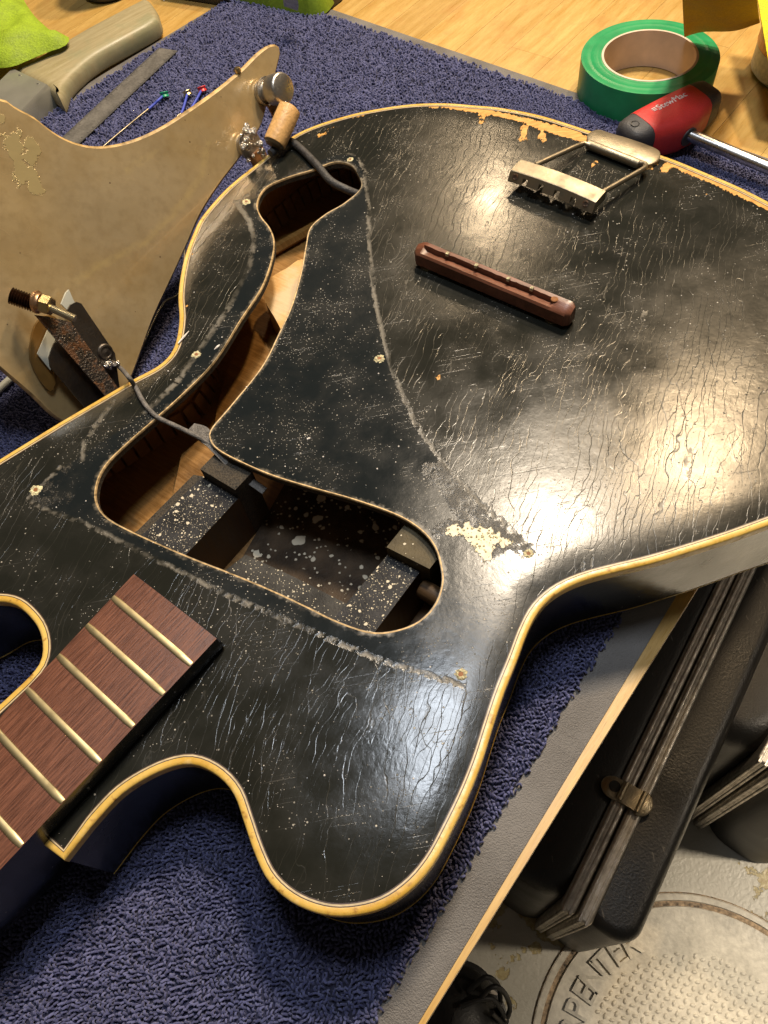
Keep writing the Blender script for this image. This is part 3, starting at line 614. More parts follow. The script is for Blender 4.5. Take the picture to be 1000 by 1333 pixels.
# tailpiece, hinged on the rim
zp = ZT+.004
PL = crom([(764,178),(769,171),(780,168),(794,172),(830,183),(855,193),(860,200),(857,208),(846,213),(832,211),(800,198),(770,186)], True, n=4)
P = ats(PL, zp); mb = MB(); Pi = offset(np.array(P), .0007, 1)
mb.rings([[(x, y, ZT+.001) for x, y, z in P], [(x, y, zp-.0005) for x, y, z in P], [(x, y, zp) for x, y in Pi]], 0)
tp = mb.build('tailpiece', M['nickel'], bass, 40); tag(tp, 'worn nickel trapeze tailpiece with a slotted string bar')
a, b = at(766, 188, ZT+.0045), at(832, 214, ZT+.0045); u = (b-a)/np.linalg.norm(b-a)
mb = MB(); mb.tube([a-u*.0004, a, b, b+u*.0004], [.0026, .003, .003, .0026], 18); mb.build('hinge_barrel', M['nickel'], tp, 40)
hb = ZT+.0125
for pts in ([(770,190,.005), (761,187,.006), (755,189,.0065), (745,193,.008), (697,215,hb-ZT)], [(828,212,.005), (838,213,.006), (840,217,.0065), (834,222,.008), (783,251,hb-ZT)]):
    mb = MB(); mb.tube(crom([at(x, y, ZT+z) for x, y, z in pts], n=6), .0017, 12); mb.build('rod', M['nickel'], tp, 60)
# string bar: a curved-top block with four slots and two screws, front face towards the neck
q = [at(665, 221, hb+.001), at(776, 263, hb+.001)]; bx = (q[1]-q[0]); BL = np.linalg.norm(bx); bx /= BL; by = np.array([-bx[1], bx[0], 0]); by = by if by[1] > 0 else -by
o0 = q[0]; dep = .0125; hh = .0062; bow = .0014
slots = [(.17, .225), (.36, .415), (.545, .605), (.735, .80)]
ts = sorted(set([0, .04, .10, .30, .48, .67, .87, .94, 1]+[t for s in slots for t in s]))
mb = MB()
for i in range(len(ts)-1):
    t0, t1 = ts[i], ts[i+1]; slot = any(abs(t0-s[0]) < 1e-6 for s in slots)
    zb = -hh*.42 if slot else -hh
    def cs(t): return [o0+bx*BL*t+by*yy+np.array([0, 0, z+bow*(1-(2*t-1)**2)]) for yy, z in ((-.0034*zb/-hh, zb), (-.0002, -.0003), (.0004, 0), (dep-.001, .0004), (dep, -.0006), (dep, zb))]
    mb.rings([cs(t0), cs(t1)], 0)
mb.build('string_bar', M['nickel'], tp, False)
for t in (.075, .905):
    c = o0+bx*BL*t-by*.0018+np.array([0, 0, -hh*.45+bow*(1-(2*t-1)**2)])
    mb = MB(); mb.lathe(c, -by+np.array([0, 0, .5]), [(.0021, 0), (.0021, .0003), (.0014, .0004), (.0013, .0001), (0.0001, .0001)], 18); mb.build('screw', M['rusty'], tp, 40)

# ------------------------------------------------------------------ BRIDGE (rests loose on the top)
zb_ = ZT+.0035
a, b = at(543, 318, zb_+.0100), at(747, 402, zb_+.0100); bx = b-a; BL = np.linalg.norm(bx); bx /= BL; by = np.array([-bx[1], bx[0], 0]); by = by if by[1] > 0 else -by
br = thing('bridge', 'reddish rosewood bass bridge with four notches standing loose on the black top', 'bridge', tuple((a+b)/2*[1, 1, 0]+np.array([0, 0, ZT+.0009])))
mb = MB(); R = []; rn = random.Random(3)
for k in range(41):
    t = k/40; e = min(t, 1-t); fl = min(1, e/.018)**.5 if e < .018 else 1; hz = .0115*(.88+.12*fl)*(1-.10*(t < .03)); c = a+bx*BL*t; c[2] = 0; jt = rn.uniform(-.0003, .0003)
    wd = .0056*(.55+.45*fl); ch = 1 if .06 < t < .90 else 0
    z0 = zb_; prof = [(-wd, 0), (-wd, hz*.66), (-wd*.82, hz*.78), (-wd*.15+jt, hz*(.72 if ch else .93)), (wd*.02+jt, hz*(.52 if ch else .96)), (wd*.12+jt, hz*(.98)), (wd*.55, hz), (wd, hz*.75), (wd, 0)]
    R.append([tuple(c+by*(.0+y)+np.array([0, 0, z0+z])) for y, z in prof])
mb.rings(R, 0); mb.build('saddle_bar', M['rosewood_b'], br, 35)
for t in (.205, .395, .60, .745):
    c = a+bx*BL*t; c[2] = zb_+.0113; mb = MB(); mb.box(c+by*.0006, bx*.0009, by*.0010, (0, 0, .0010)); mb.build('string_notch', M['crumb'], br)
mb = MB(); c = a+bx*BL*.885+by*.0003; c[2] = zb_+.0108; mb.lathe(c, (0, 0, 1), [(.0021, -.001), (.0022, .0004), (.0016, .0007), (.0001, .0003)], 10); mb.build('filled_hole', M['hole'], br, 40)
for t in (.075, .895):
    c = a+bx*BL*t; c[2] = ZT+.0009; mb = MB(); mb.lathe(c, (0, 0, 1), [(.0052, 0), (.0056, .0005), (.0056, .0014), (.003, .0018), (.003, .0036)], 24); o = mb.build('thumbwheel', M['brass'], br, 40)

# ------------------------------------------------------------------ CONTROL PLATE
NP = np.array([.683, -.623, .382]); NP /= np.linalg.norm(NP); P0 = at(115, 560, .0075)
def pl(px, py, h=0.): return onpl(px, py, P0+NP*h, NP)
plate_px = [(0,128),(22,140),(45,152),(68,170),(92,183),(120,190),(150,188),(182,179),(215,163),(250,140),(285,115),(315,90),(335,70),(350,59),(361,58),(366,68),(360,95),(350,130),(340,165),(315,203),(285,243),(262,280),(245,318),(222,368),(200,416),(186,455),(172,492),
 (150,530),(115,558),(75,546),(40,514),(0,480),(-60,425),(-95,330),(-85,220),(-45,140)]
Wd = [pl(x, y) for x, y in plate_px]; UX = np.cross([0, 0, 1], NP); UX /= np.linalg.norm(UX); UY = np.cross(NP, UX)
def to2(p): d = np.asarray(p)-P0; return np.array([d@UX, d@UY])
P2 = np.array(crom([to2(p) for p in Wd], True, .004))
P2i = offset(P2, .0014, 2)
V, Fc = fill(P2i, [], .004)
def to3(q, h=0.): return P0+UX*q[0]+UY*q[1]+NP*h
cp = thing('control_plate', 'gold lacquered plate with pots and pickup hardware stood up against the black bass', 'control plate', tuple(P0))
warp = lambda q: .0008*mnoise.noise((q[0]*22, q[1]*22, 5))
mb = MB(); mb.add([to3(q, warp(q)) for q in V], Fc); mb.add([to3(q, -.0036) for q in V], Fc, 1); nP = len(P2)
sg2 = segs_ = lambda L: [(np.array([to2(pl(x, y)) for x, y in p_]), r*.001) for p_, r in L]
ST = sg2([([(90,372),(130,345),(190,315),(235,268),(262,230),(272,185)], .3), ([(165,222),(205,195)], -.5)]); BLT = sg2([([(15,172),(22,195),(30,220),(28,232)], 4.5), ([(38,190),(42,215),(46,245)], 4.0), ([(0,155),(1,160)], 3)])
k0 = len(mb.v)
mb.rings([[to3(q, warp(q)) for q in P2i], [to3(q, -.0012) for q in P2], [to3(q, -.0032) for q in P2], [to3(q, -.0036) for q in P2i]], 2, caps=False)
AV = np.array([list(V)+list(V)+list(P2i)+list(P2)+list(P2)+list(P2i)]).reshape(-1, 2)
o = mb.build('plate', [M['gold'], M['black'], M['edge_tan']], cp, 60, dict(streak=mindist(AV, ST), blotch=mindist(AV, BLT)))
def psec(pts, h0, h1, name, mat, parent=cp, rim=0):
    mb = MB(); A = [pl(x, y, h1) for x, y in pts]; Bq = [p-NP*(h1-h0) for p in A]; mb.prism(Bq, A); return mb.build(name, mat, parent, 40)
# the pickup mounting hardware, lower left
psec(crom([(46,424),(66,410),(80,430),(72,500),(60,505),(40,468)], True, n=3), .0008, .0030, 'rubber_pad', M['amber'])
psec([(80,396),(86,381),(90,377),(96,391),(102,400),(94,410)], .006, .0075, 'spacer_sheet', M['whiteplastic'])
psec([(66,424),(76,432),(72,440),(66,482),(49,461),(64,426)], .0045, .0058, 'spacer_sheet', M['whiteplastic'])
psec([(77,440),(70,448),(64,466),(66,478),(112,532),(150,560),(160,520)], .0085, .0100, 'pole_plate', M['dsteel'])
psec([(88,404),(92,397),(100,393),(106,395),(150,460),(158,520),(140,510),(96,424)], .0125, .0140, 'pole_plate', M['dsteel'])
psec([(46,410),(62,412),(92,419),(156,508),(165,535),(150,540),(136,514)], .0165, .0180, 'mounting_bracket', M['rusty'])
def axis_pt(px, py, h): return pl(px, py, h)
def rod(name, a, b, prof, mat, n=24, sm=40, parent=cp):
    a, b = np.array(a), np.array(b); mb = MB(); L_ = np.linalg.norm(b-a); mb.lathe(a, b-a, [(r, t*L_) for r, t in prof], n); return mb.build(name, mat, parent, sm)
s1, s2 = pl(15, 385, .010), pl(46, 396, .018)
N_ = 9; prof = []
for k in range(N_*4+1):
    t = k/(N_*4); prof.append((.0041+.0009*math.cos(k*math.pi/2), t))
rod('mounting_stud', s1, s2, [(.0038, -.02)]+prof, M['darkspring'], 24, 10)
w1_, w2_ = pl(46, 393, .0175), pl(54, 394, .0205); rod('washer', w1_, w2_, [(.0062, 0), (.0066, .15), (.0066, .5), (.0055, .7), (.0050, 1)], M['copper'])
n1_, n2_ = pl(54, 395, .021), pl(68, 399, .026); rod('hex_nut', n1_, n2_, [(.0048, 0), (.0056, .08), (.0056, .9), (.0047, 1)], M['brass'], 6, 25)
t1_, t2_ = pl(64, 400, .025), pl(98, 415, .036); prof = [(.0021+.00022*(k % 2), k/44) for k in range(45)]; rod('threaded_rod', t1_, t2_, prof, M['zinc'], 14, 20)
c = pl(137, 458, .0142); mb = MB(); mb.lathe(c, NP, [(.0048, 0), (.0052, .0006), (.0046, .0014), (.0036, .0016), (.0033, .0010), (.0014, .0011), (.0001, .0016)], 24); mb.build('rivet', M['dsteel'], cp, 40)
mb = MB()
for k in range(9):
    c = pl(146+random.uniform(-9, 9), 476+random.uniform(-5, 6), .0165+random.uniform(-.001, .002)); r = random.uniform(.0012, .0023); mb.lathe(c, NP, [(.0001, -r), (r*.7, -r*.7), (r, 0), (r*.7, r*.7), (.0001, r)], 8)
mb.build('solder_blob', M['solder'], cp, 60)
# potentiometers
def pot(px, py, full):
    b = pl(px, py, .0); p = MB(); p.lathe(b, NP, [(.0085, .0002), (.0088, .0012), (.0085, .0022), (.0062, .0024), (.0062, .0034), (.0095, .0036), (.0100, .0045), (.0100, .0058), (.0095, .006)], 28)
    o = p.build('potentiometer', M['can'], cp, 40)
    if full:
        p = MB(); p.lathe(b+NP*.0105, NP, [(.0090, 0), (.0100, .0010), (.0102, .0018), (.0102, .0105), (.0096, .0118), (.0086, .0124), (.0001, .0124)], 36); p.lathe(b+NP*.004, NP, [(.0075, 0), (.0075, .0066)], 20); p.build('pot_can', M['can'], o, 40)
    dn = -UY
    p = MB(); c_ = b+NP*.0068+dn*.011; p.box(c_, UX*.0075, dn*.0055, NP*.0008); p.build('wafer', M['phenolic'], o)
    for k in (-1, 0, 1):
        p = MB(); c_ = b+NP*.0085+dn*.0155+UX*k*.0055; p.box(c_, UX*.0012, dn*.004, NP*.0003); p.box(c_+dn*.0025+NP*.0015, UX*.0012, dn*.0003, NP*.0018); p.build('lug', M['solder'], o)
        p = MB(); r = .0017; cc_ = c_+NP*.001+dn*random.uniform(-.003, .002); p.lathe(cc_, NP+UX*.3, [(.0001, -r), (r*.8, -r*.6), (r*1.1, 0), (r*.7, r*.8), (.0001, r)], 9); p.build('solder_joint', M['solder'], o, 60)
    return o
po = pot(343, 121, True); po2 = pot(320, 190, False)
mb = MB(); b = pl(322, 188, .006)
for k in range(26):
    c = b+UX*random.uniform(-.007, .006)+UY*random.uniform(-.011, .011)+NP*random.uniform(.0, .010); r = random.uniform(.0012, .0030)
    mb.lathe(c, (random.random(), random.random(), random.random()+.1), [(.0001, -r), (r*.8, -r*.6), (r, 0), (r*.6, r*.8), (.0001, r)], 8)
mb.build('solder_joint', M['solder'], po2, 60)
ca, cb = pl(378, 140, .026), pl(357, 188, .022)
rod('capacitor', ca, cb, [(.0001, -.02), (.0052, -.02), (.0078, .03), (.0080, .06), (.0080, .92), (.0077, .97), (.0055, 1.0), (.0001, 1.0)], M['capacitor'], 32)
rod('capacitor_end', cb-(cb-ca)*.03, cb+(cb-ca)*.06, [(.0074, 0), (.0060, .7), (.0001, 1.0)], M['capend'], 24)
mb = MB(); mb.tube(crom([pl(374, 134, .024), pl(368, 129, .02), pl(358, 131, .014), pl(350, 138, .010)], n=6), .0005, 8); mb.build('capacitor_lead', M['solder'], cp, 60)
mb = MB(); mb.lathe(pl(310, 93, -.001), UY, [(.0024, -.0005), (.0026, .002), (.001, .003)], 10); mb.build('screw_tip', M['brass'], cp, 40)
# wires that run from the plate into the cavity
mb = MB(); mb.tube(crom([pl(352, 200, .02), at(366, 188, ZT+.006), at(378, 184, ZT+.0042), at(392, 194, ZT+.0036), at(412, 214, ZT+.0035), at(430, 235, ZT+.003), at(450, 246, ZT+.0005), at(470, 254, ZT-.005), at(490, 258, ZT-.010)], n=8), .0027, 14); mb.build('cable', M['cable'], cp, 60)
mb = MB(); mb.tube(crom([pl(150, 474, .018), pl(158, 480, .020), at(166, 489, ZT+.010), at(176, 503, ZT+.0035), at(188, 525, ZT+.0022), at(205, 543, ZT+.0022), at(232, 556, ZT+.0015), at(262, 571, ZT-.001), at(285, 586, ZT-.004), at(320, 605, ZT-.010)], n=8), .0014, 12); mb.build('wire', M['wire'], cp, 60)
P = crom([at(250, 556, ZT-.003), at(262, 563, ZT-.0025), at(272, 575, ZT-.0022), at(285, 590, ZT-.0025), at(312, 616, ZT-.008), at(345, 640, ZT-.014)], n=5); mb = MB(); R = []
for i, p in enumerate(P):
    t = P[min(i+1, len(P)-1)]-P[max(0, i-1)]; s_ = np.cross(t, [0, 0, 1]); s_ /= np.linalg.norm(s_); w_ = .0022+(.0022*math.exp(-((i-6)/4)**2)); R.append([p-s_*w_, p+s_*w_, p+s_*w_+[0, 0, .0008], p-s_*w_+[0, 0, .0008]])
mb.rings(R, 0); mb.build('ground_strap', M['wire'], bass, 40)

# ------------------------------------------------------------------ BENCH, MAT
ed = at(894, 789, 0)-at(600, 1260, 0); E0 = at(600, 1260, 0); ed /= np.linalg.norm(ed); en = np.array([-ed[1], ed[0], 0])     # along bench edge / into the bench
bench = thing('workbench', 'oiled butcher-block workbench of narrow beech staves with a square edge', 'workbench', tuple(E0))
wst, TH = .042, .035
k = 0; uu = -.9
for r in range(34):
    s = -.95+random.uniform(0, .3)
    while s < 1.9:
        ln = random.uniform(.32, .62); a0, a1 = s, min(s+ln, 1.95); s = a1
        y0, y1 = (r*wst, (r+1)*wst) if r else (0, wst)
        g_ = .00012; q = [E0+ed*(a0+g_)+en*(y0+g_), E0+ed*(a1-g_)+en*(y0+g_), E0+ed*(a1-g_)+en*(y1-g_), E0+ed*(a0+g_)+en*(y1-g_)]
        dz = random.uniform(-.00012, 0)
        mb = MB(); mb.prism([(p[0], p[1], -TH) for p in q], [(p[0], p[1], dz) for p in q]); mb.build('stave', M['stave'], bench)
mb = MB(); cb_ = E0+ed*.49+en*(17*wst)+np.array([0, 0, -TH-.003]); mb.box(cb_, ed*1.40, en*(16.6*wst), (0, 0, .0025)); mb.build('under_panel', M['glue'], bench)
for a_, b_ in ((-.85, .2), (1.8, .2), (-.85, 1.25), (1.8, 1.25)):
    c = E0+ed*a_+en*b_; mb = MB(); mb.box((c[0], c[1], -.46), ed*.035, en*.035, (0, 0, .415)); mb.build('bench_leg', M['glue'], bench)

Lk = (at(75, 130, .002), at(250, 25, .002)); Rk = (at(445, 15, .002), at(1000, 204, .002)); Rt = (at(864, 803, .002), at(600, 1240, .002)); fr0 = at(-160, 1400, .002); Ft = (fr0, fr0+en*-.3)
K = [lin(*Lk, *Rk), lin(*Rk, *Rt), lin(*Rt, *Ft), lin(*Ft, *Lk)]
cl = (at(56, 156, .003), at(240, 38, .003)); c2 = (at(600, 80, .003), at(1000, 218, .003)); c3 = (at(800, 819, .003), at(538, 1246, .003))
f2 = fr0+ed*.02; f2 = (f2, f2+en*-.3)
KC = [lin(*cl, *c2), lin(*c2, *c3), lin(*c3, *f2), lin(*f2, *cl)]
mat_ = thing('carpet_mat', 'navy loop-pile mat with a grey rubber border spread over the workbench', 'mat', (*K[2], .0003))
Ko = crom([np.array(p) for p in K], True, n=1) if False else np.array(K)
mb = MB()
def rounded(P, d): return [(x, y) for x, y in P]
def insetq(P, d):
    P = np.array(P); n_ = len(P); out = []; s = 1 if area2(P) > 0 else -1
    for i in range(n_):
        e1_, e2_ = P[i]-P[i-1], P[(i+1) % n_]-P[i]; n1 = np.array([-e1_[1], e1_[0]])/np.linalg.norm(e1_)*s; n2 = np.array([-e2_[1], e2_[0]])/np.linalg.norm(e2_)*s
        b_ = (n1+n2); out.append(P[i]+b_*d/(1+n1@n2))
    return out
mb.rings([[(x, y, .0003) for x, y in K], [(x, y, .0008) for x, y in K], [(x, y, .0022) for x, y in insetq(K, .0035)]], 0); mb.build('rubber_border', M['rubber'], mat_, 60)
mb = MB(); mb.prism([(x, y, .002) for x, y in insetq(KC, .001)], [(x, y, .0031) for x, y in insetq(KC, .001)]); mb.build('pile_backing', simple('dark_pile_backing', (.022, .024, .06), .9, nsc=400, amp=.4, bump=.002), mat_)
# the loops
lo, hi = np.min(KC, 0), np.max(KC, 0); sp = .00195
gx, gy = np.meshgrid(np.arange(lo[0], hi[0], sp), np.arange(lo[1], hi[1], sp)); G = np.c_[gx.ravel(), gy.ravel()]; G += (RS.rand(*G.shape)-.5)*sp*.6
dK = dist_pl(G, KC, True); ok = (inside(G, KC) & (dK > .0008)) | (dK < .0004)
G = G[ok]
ib = inside(G, offset(OUT, .016, 3)); G = G[~ib]
# keep what a camera near this one could see
v = np.c_[G, np.zeros(len(G))]-CP; cc = v @ RW; keep = (cc[:, 2] > 0) & (abs(cc[:, 0]/cc[:, 2]*F) < 760) & (abs(cc[:, 1]/cc[:, 2]*F) < 930); G = G[keep]
far = G[:, 1] > .62; G = G[~far | (RS.rand(len(G)) < .62)]
n = len(G); th = np.array([mnoise.noise((x*60, y*60, 0))*5.5 for x, y in G])+RS.rand(n)*1.5; ln = RS.uniform(.0012, .0022, n)*np.where(G[:, 1] > .62, 1.3, 1); hgt = RS.uniform(.0018, .0034, n); rad = RS.uniform(.00052, .00076, n)*np.where(G[:, 1] > .62, 1.25, 1)
u = np.c_[np.cos(th), np.sin(th), np.zeros(n)]; sd = np.c_[-np.sin(th), np.cos(th), np.zeros(n)]
bend = RS.uniform(-.35, .35, n)*ln
rings = []
for t in np.linspace(-1, 1, 5):
    ctr = np.c_[G, np.full(n, .0030)]+u*(t*ln/2*1.1)[:, None]+sd*(bend*(1-t*t))[:, None]+np.c_[np.zeros(n), np.zeros(n), hgt*np.sqrt(max(0, 1-t*t))*.85]
    tx = u*max(.05, math.sqrt(max(0, 1-t*t)))-np.array([0, 0, 1])*t*.9; tx /= np.linalg.norm(tx, axis=1)[:, None]; nz_ = np.cross(sd, tx)
    for a_ in (.785, 2.356, 3.927, 5.498): rings.append(ctr+(sd*math.cos(a_)+nz_*math.sin(a_))*rad[:, None])
VV = np.stack(rings, 1).reshape(-1, 3)        # n x 20
fs = []
for j in range(4):
    for i in range(4): a_, b_ = j*4+i, j*4+(i+1) % 4; fs.append((a_, b_, b_+4, a_+4))
FF = (np.arange(n)[:, None, None]*20+np.array(fs)[None]).reshape(-1, 4)
me = bpy.data.meshes.new('carpet_loops'); me.vertices.add(len(VV)); me.vertices.foreach_set('co', (VV-ORG[mat_.name]).ravel()); me.loops.add(FF.size); me.loops.foreach_set('vertex_index', FF.ravel())
me.polygons.add(len(FF)); me.polygons.foreach_set('loop_start', np.arange(len(FF))*4); me.polygons.foreach_set('loop_total', np.full(len(FF), 4)); me.polygons.foreach_set('use_smooth', np.ones(len(FF), bool)); me.update()
at_ = me.attributes.new('tone', 'FLOAT', 'POINT'); at_.data.foreach_set('value', np.repeat(RS.rand(n)**1.3, 20).astype(np.float32)); me.materials.append(M['carpet'])
tag(link('carpet_loops', me, mat_), kind='stuff')
print('loops', n)

# ------------------------------------------------------------------ THINGS ON THE BENCH
def circle3(pts):
    A = np.array([[2*x, 2*y, 1] for x, y in pts]); b = np.array([x*x+y*y for x, y in pts]); s = np.linalg.lstsq(A, b, rcond=None)[0]; return s[:2], math.sqrt(s[2]+s[0]**2+s[1]**2)
tz = .030
(tc, tr) = circle3([at(x, y, tz)[:2] for x, y in ((754,80),(940,80),(845,25),(848,122),(775,45),(918,45),(785,107))])
ir = tr*.70
tape = thing('tape_roll', 'roll of glossy green masking tape lying flat on the bench beside the mat corner', 'tape roll', (*tc, .0005))
mb = MB(); nn_ = 96; rr = [ir]+[ir+(tr-ir)*k/14 for k in range(1, 15)]
prof = [(ir+.0002, .0005)]+[(r, tz+random.uniform(-.00018, .00018)) for r in rr]+[(tr+.0001, tz-.0004), (tr, .0008), (tr-.0005, .0005)]
mb.rings([[(tc[0]+r*math.cos(2*math.pi*k/nn_), tc[1]+r*math.sin(2*math.pi*k/nn_), z) for k in range(nn_)] for r, z in prof], 0, caps=False); mb.build('tape', M['tape'], tape, 35)
mb = MB(); mb.rings([[(tc[0]+r*math.cos(2*math.pi*k/nn_), tc[1]+r*math.sin(2*math.pi*k/nn_), z) for k in range(nn_)] for r, z in ((ir+.0001, .0006), (ir, tz+.0004), (ir-.0018, tz+.0004), (ir-.0018, .0006), (ir, .0006))], 0, caps=False); mb.build('cardboard_core', M['core'], tape, 35)

# T-handle hex driver
hz = .0225; ha, hb_ = at(823, 181, hz), at(910, 136, hz); hx = (hb_-ha); HL = np.linalg.norm(hx); hx /= HL
dv = thing('hex_driver', 'red and black T-handle hex driver with a steel shaft lying beside the tape', 'screwdriver', (*ha[:2], .006))
sx = at(1000, 222, .0135)-at(905, 180, .0175); sx /= np.linalg.norm(sx); hy = sx-np.dot(sx, hx)*hx; hy /= np.linalg.norm(hy); hzv = np.cross(hx, hy); hzv = hzv if hzv[2] > 0 else -hzv
def sup(t, w1, w2, h1, p=4.2, n_=28):
    out = []
    for k in range(n_):
        a_ = 2*math.pi*k/n_; c_, s_ = math.cos(a_), math.sin(a_); r_ = (abs(c_)**p+abs(s_)**p)**(-1/p)
        out.append(ha+hx*t+hy*(r_*c_*(w1 if c_ > 0 else w2)*1.08)+hzv*(r_*s_*h1*1.12))
    return out
prof = [(-.0095, .004, .005, .006), (-.0085, .008, .009, .009), (-.005, .0115, .0115, .0112), (.0, .0135, .0125, .0118), (.006, .0150, .0130, .0124)]
mb = MB(); mb.rings([sup(*p) for p in prof], 0); mb.build('grip_end', M['grip'], dv, 50)
m_ = HL; prof = [(.0061, .0150, .0130, .0126), (.012, .0175, .0132, .0130), (m_*.42, .0215, .0133, .0132), (m_*.62, .0215, .0133, .0132), (m_-.016, .0180, .0132, .0130), (m_-.0055, .0155, .0130, .0126)]
mb = MB(); mb.rings([sup(*p) for p in prof], 0); mb.build('grip', M['red'], dv, 50)
prof = [(m_-.0054, .0155, .0130, .0125), (m_+.002, .0140, .0125, .0120), (m_+.008, .0120, .0115, .0110), (m_+.0125, .008, .008, .0080), (m_+.0135, .003, .003, .003)]
mb = MB(); mb.rings([sup(*p) for p in prof], 0); mb.build('grip_end', M['grip'], dv, 50)
c = ha+hx*-.001+hzv*.0132; mb = MB(); mb.lathe(c, hzv, [(.0033, -.001), (.0033, .0002), (.0026, .0003), (.0024, -.0008), (.0001, -.0009)], 18); mb.build('hanging_hole', M['black'], dv, 40)
sa = ha+hx*(m_*.52)+hy*.016; sb_ = sa+sx*.24; sb_[2] = .010
mb = MB(); mb.tube([sa+hy*.001, sa+hy*.008], [.0078, .0070], 20); mb.build('collar', M['grip'], dv, 40)
mb = MB(); mb.tube([sa, sb_], .0044, 28); mb.build('shaft', M['chrome'], dv, 60)
tm = ha+hx*(m_*.50)-hy*.002+hzv*.01485
textmesh('printed_logo', '≡StewMac', .0078, dv, M['print'], frame(tm, hx, hzv))

# steel ruler
ra, rb_, rc = at(207, 62, .0068), at(231, 66, .0068), at(104, 186, .0068); rd = at(85, 178, .0068)
ax = (rc-rb_)/np.linalg.norm(rc-rb_); wv = (ra-rb_); wv -= ax*np.dot(wv, ax); 
ru = thing('steel_ruler', 'short dull grey steel ruler lying on the blue carpet behind the gold plate', 'ruler', (*ra[:2], .0062))
RL = .30*.62
mb = MB(); mb.prism([rb_*[1, 1, 0]+[0, 0, .0062], ra*[1, 1, 0]+[0, 0, .0062], ra*[1, 1, 0]+ax*RL+[0, 0, .0062], rb_*[1, 1, 0]+ax*RL+[0, 0, .0062]], [rb_, ra, ra+ax*RL, rb_+ax*RL]); mb.build('ruler_blade', M['ruler'], ru)
mb = MB(); wn = wv/np.linalg.norm(wv); Wr = np.linalg.norm(wv)
for k in range(int(RL/.0016)):
    for sd_ in (0, 1):
        l_ = (.0022 if k % 5 else .0042); c = rb_+ax*(.002+k*.0016)+wn*(l_/2 if sd_ == 0 else Wr-l_/2)+[0, 0, .00012]; mb.box(c, ax*.00016, wn*l_/2, (0, 0, .00003))
mb.build('graduation_marks', M['tick'], ru)

# loose bass strings with coloured ball ends
def string(pts, ballp, bm_, label, ns):
    b = at(*ballp, .0095); s = thing('bass_string', label, 'guitar string', (b[0], b[1], .0065), 'loose bass strings on the carpet')
    P = [at(x, y, z) for x, y, z in pts]; d = P[0]-b; d /= np.linalg.norm(d); ax_ = np.cross(d, [0, 0, 1]); ax_ = ax_/np.linalg.norm(ax_)*.3+np.array([0, 0, 1.])+d*-.5
    mb = MB(); mb.lathe(b, ax_, [(.0018, -.0022), (.0040, -.0022), (.0042, -.0017), (.0034, 0), (.0042, .0017), (.0040, .0022), (.0018, .0022), (.0018, -.0022)], 20, caps=False); mb.build('ball_end', bm_, s, 40)
    Q_ = crom([b+d*.002]+P, n=6); mb = MB(); mb.tube(Q_[:ns*6+2], .00115, 10); mb.build('silk_winding', M['silk_blue'], s, 60)
    mb = MB(); mb.tube(Q_[ns*6:], .00085, 8); mb.build('wound_wire', M['nickel'], s, 60)
string([(207,130,.010), (197,139,.0078), (170,161,.0075), (138,188,.0075), (100,222,.0075)], (214,123), M['ball_green'], 'wire bass string with a green ball end and blue silk', 2)
string([(242,130,.010), (237,146,.008), (229,160,.0075), (232,230,.0075), (240,300,.0075), (236,375,.0085), (214,394,.008), (199,421,.0075), (184,454,.0075), (170,480,.0075)], (244,121), M['brass'], 'bass string with a plain brass ball end, between the green and red ones', 2)
string([(258,126,.010), (249,142,.008), (240,160,.0075), (220,200,.0075)], (263,116), M['ball_red'], 'bass string with a red ball end, nearest the top of the gold plate', 3)
mb = MB(); mb.tube([at(-60, 560, .0085), at(24, 484, .0085)], .0026, 12); o = mb.build('white_rod', M['whiteplastic'], None, 60); tag(o, 'thin off-white rod lying on the carpet at the left frame edge', 'rod')

# paint brush
bz = .020
bp_ = crom([(190,-3),(199,4),(206,18),(200,28),(165,48),(125,70),(98,92),(84,108),(77,126),(62,114),(18,90),(40,78),(75,58),(112,36),(150,16),(175,3)], True, n=3)
br_ = thing('paint_brush', 'grubby wooden-handled flat paint brush with a dull steel ferrule behind the gold plate', 'paint brush', (*at(100, 80, .001)[:2], .0008))
P = np.array(ats(bp_, bz)); mb = MB(); lv = [(0, .006), (0, .0145), (.0012, .0180), (.0032, .0198), (.006, .0208)]
mb.rings([[(x, y, z) for x, y in offset(P, d, 2)] for d, z in [(.003, .002), (.0008, .004)]+lv], 0); mb.build('brush_handle', M['beech'], br_, 60)
F4 = [at(17, 89, .0215), at(64, 111, .0215)]; fd = at(30, 146, .0215)-at(64, 111, .0215); fd[2] = 0; F4 += [F4[1]+fd*1.1, F4[0]+fd*1.1]
def prof_box(F4, z0, z1, b_, name, mat, parent):
    c_ = sum(F4)/4; mb = MB(); A = [(p[0], p[1], z0) for p in F4]; B_2 = [(p[0], p[1], z1-b_) for p in F4]; C_2 = [tuple((np.array([p[0], p[1]])-c_[:2])*.94+c_[:2])+(z1,) for p in F4]; mb.rings([A, B_2, C_2], 0); return mb.build(name, mat, parent, 50)
prof_box(F4, .001, .0228, .003, 'ferrule', M['steel'], br_)
for k in (0, 1):
    c_ = F4[0]+(F4[1]-F4[0])*(.3+.5*k)+fd*.12; c_[2] = .0230; mb = MB(); mb.lathe(c_, (0, 0, 1), [(.0012, -.0004), (.001, .0005), (.0002, .0008)], 12); mb.build('nail', M['steel'], br_, 40)
F5 = [F4[3], F4[2], F4[2]+fd*1.3, F4[3]+fd*1.3]; prof_box(F5, .002, .0205, .003, 'bristles', M['capend'], br_)

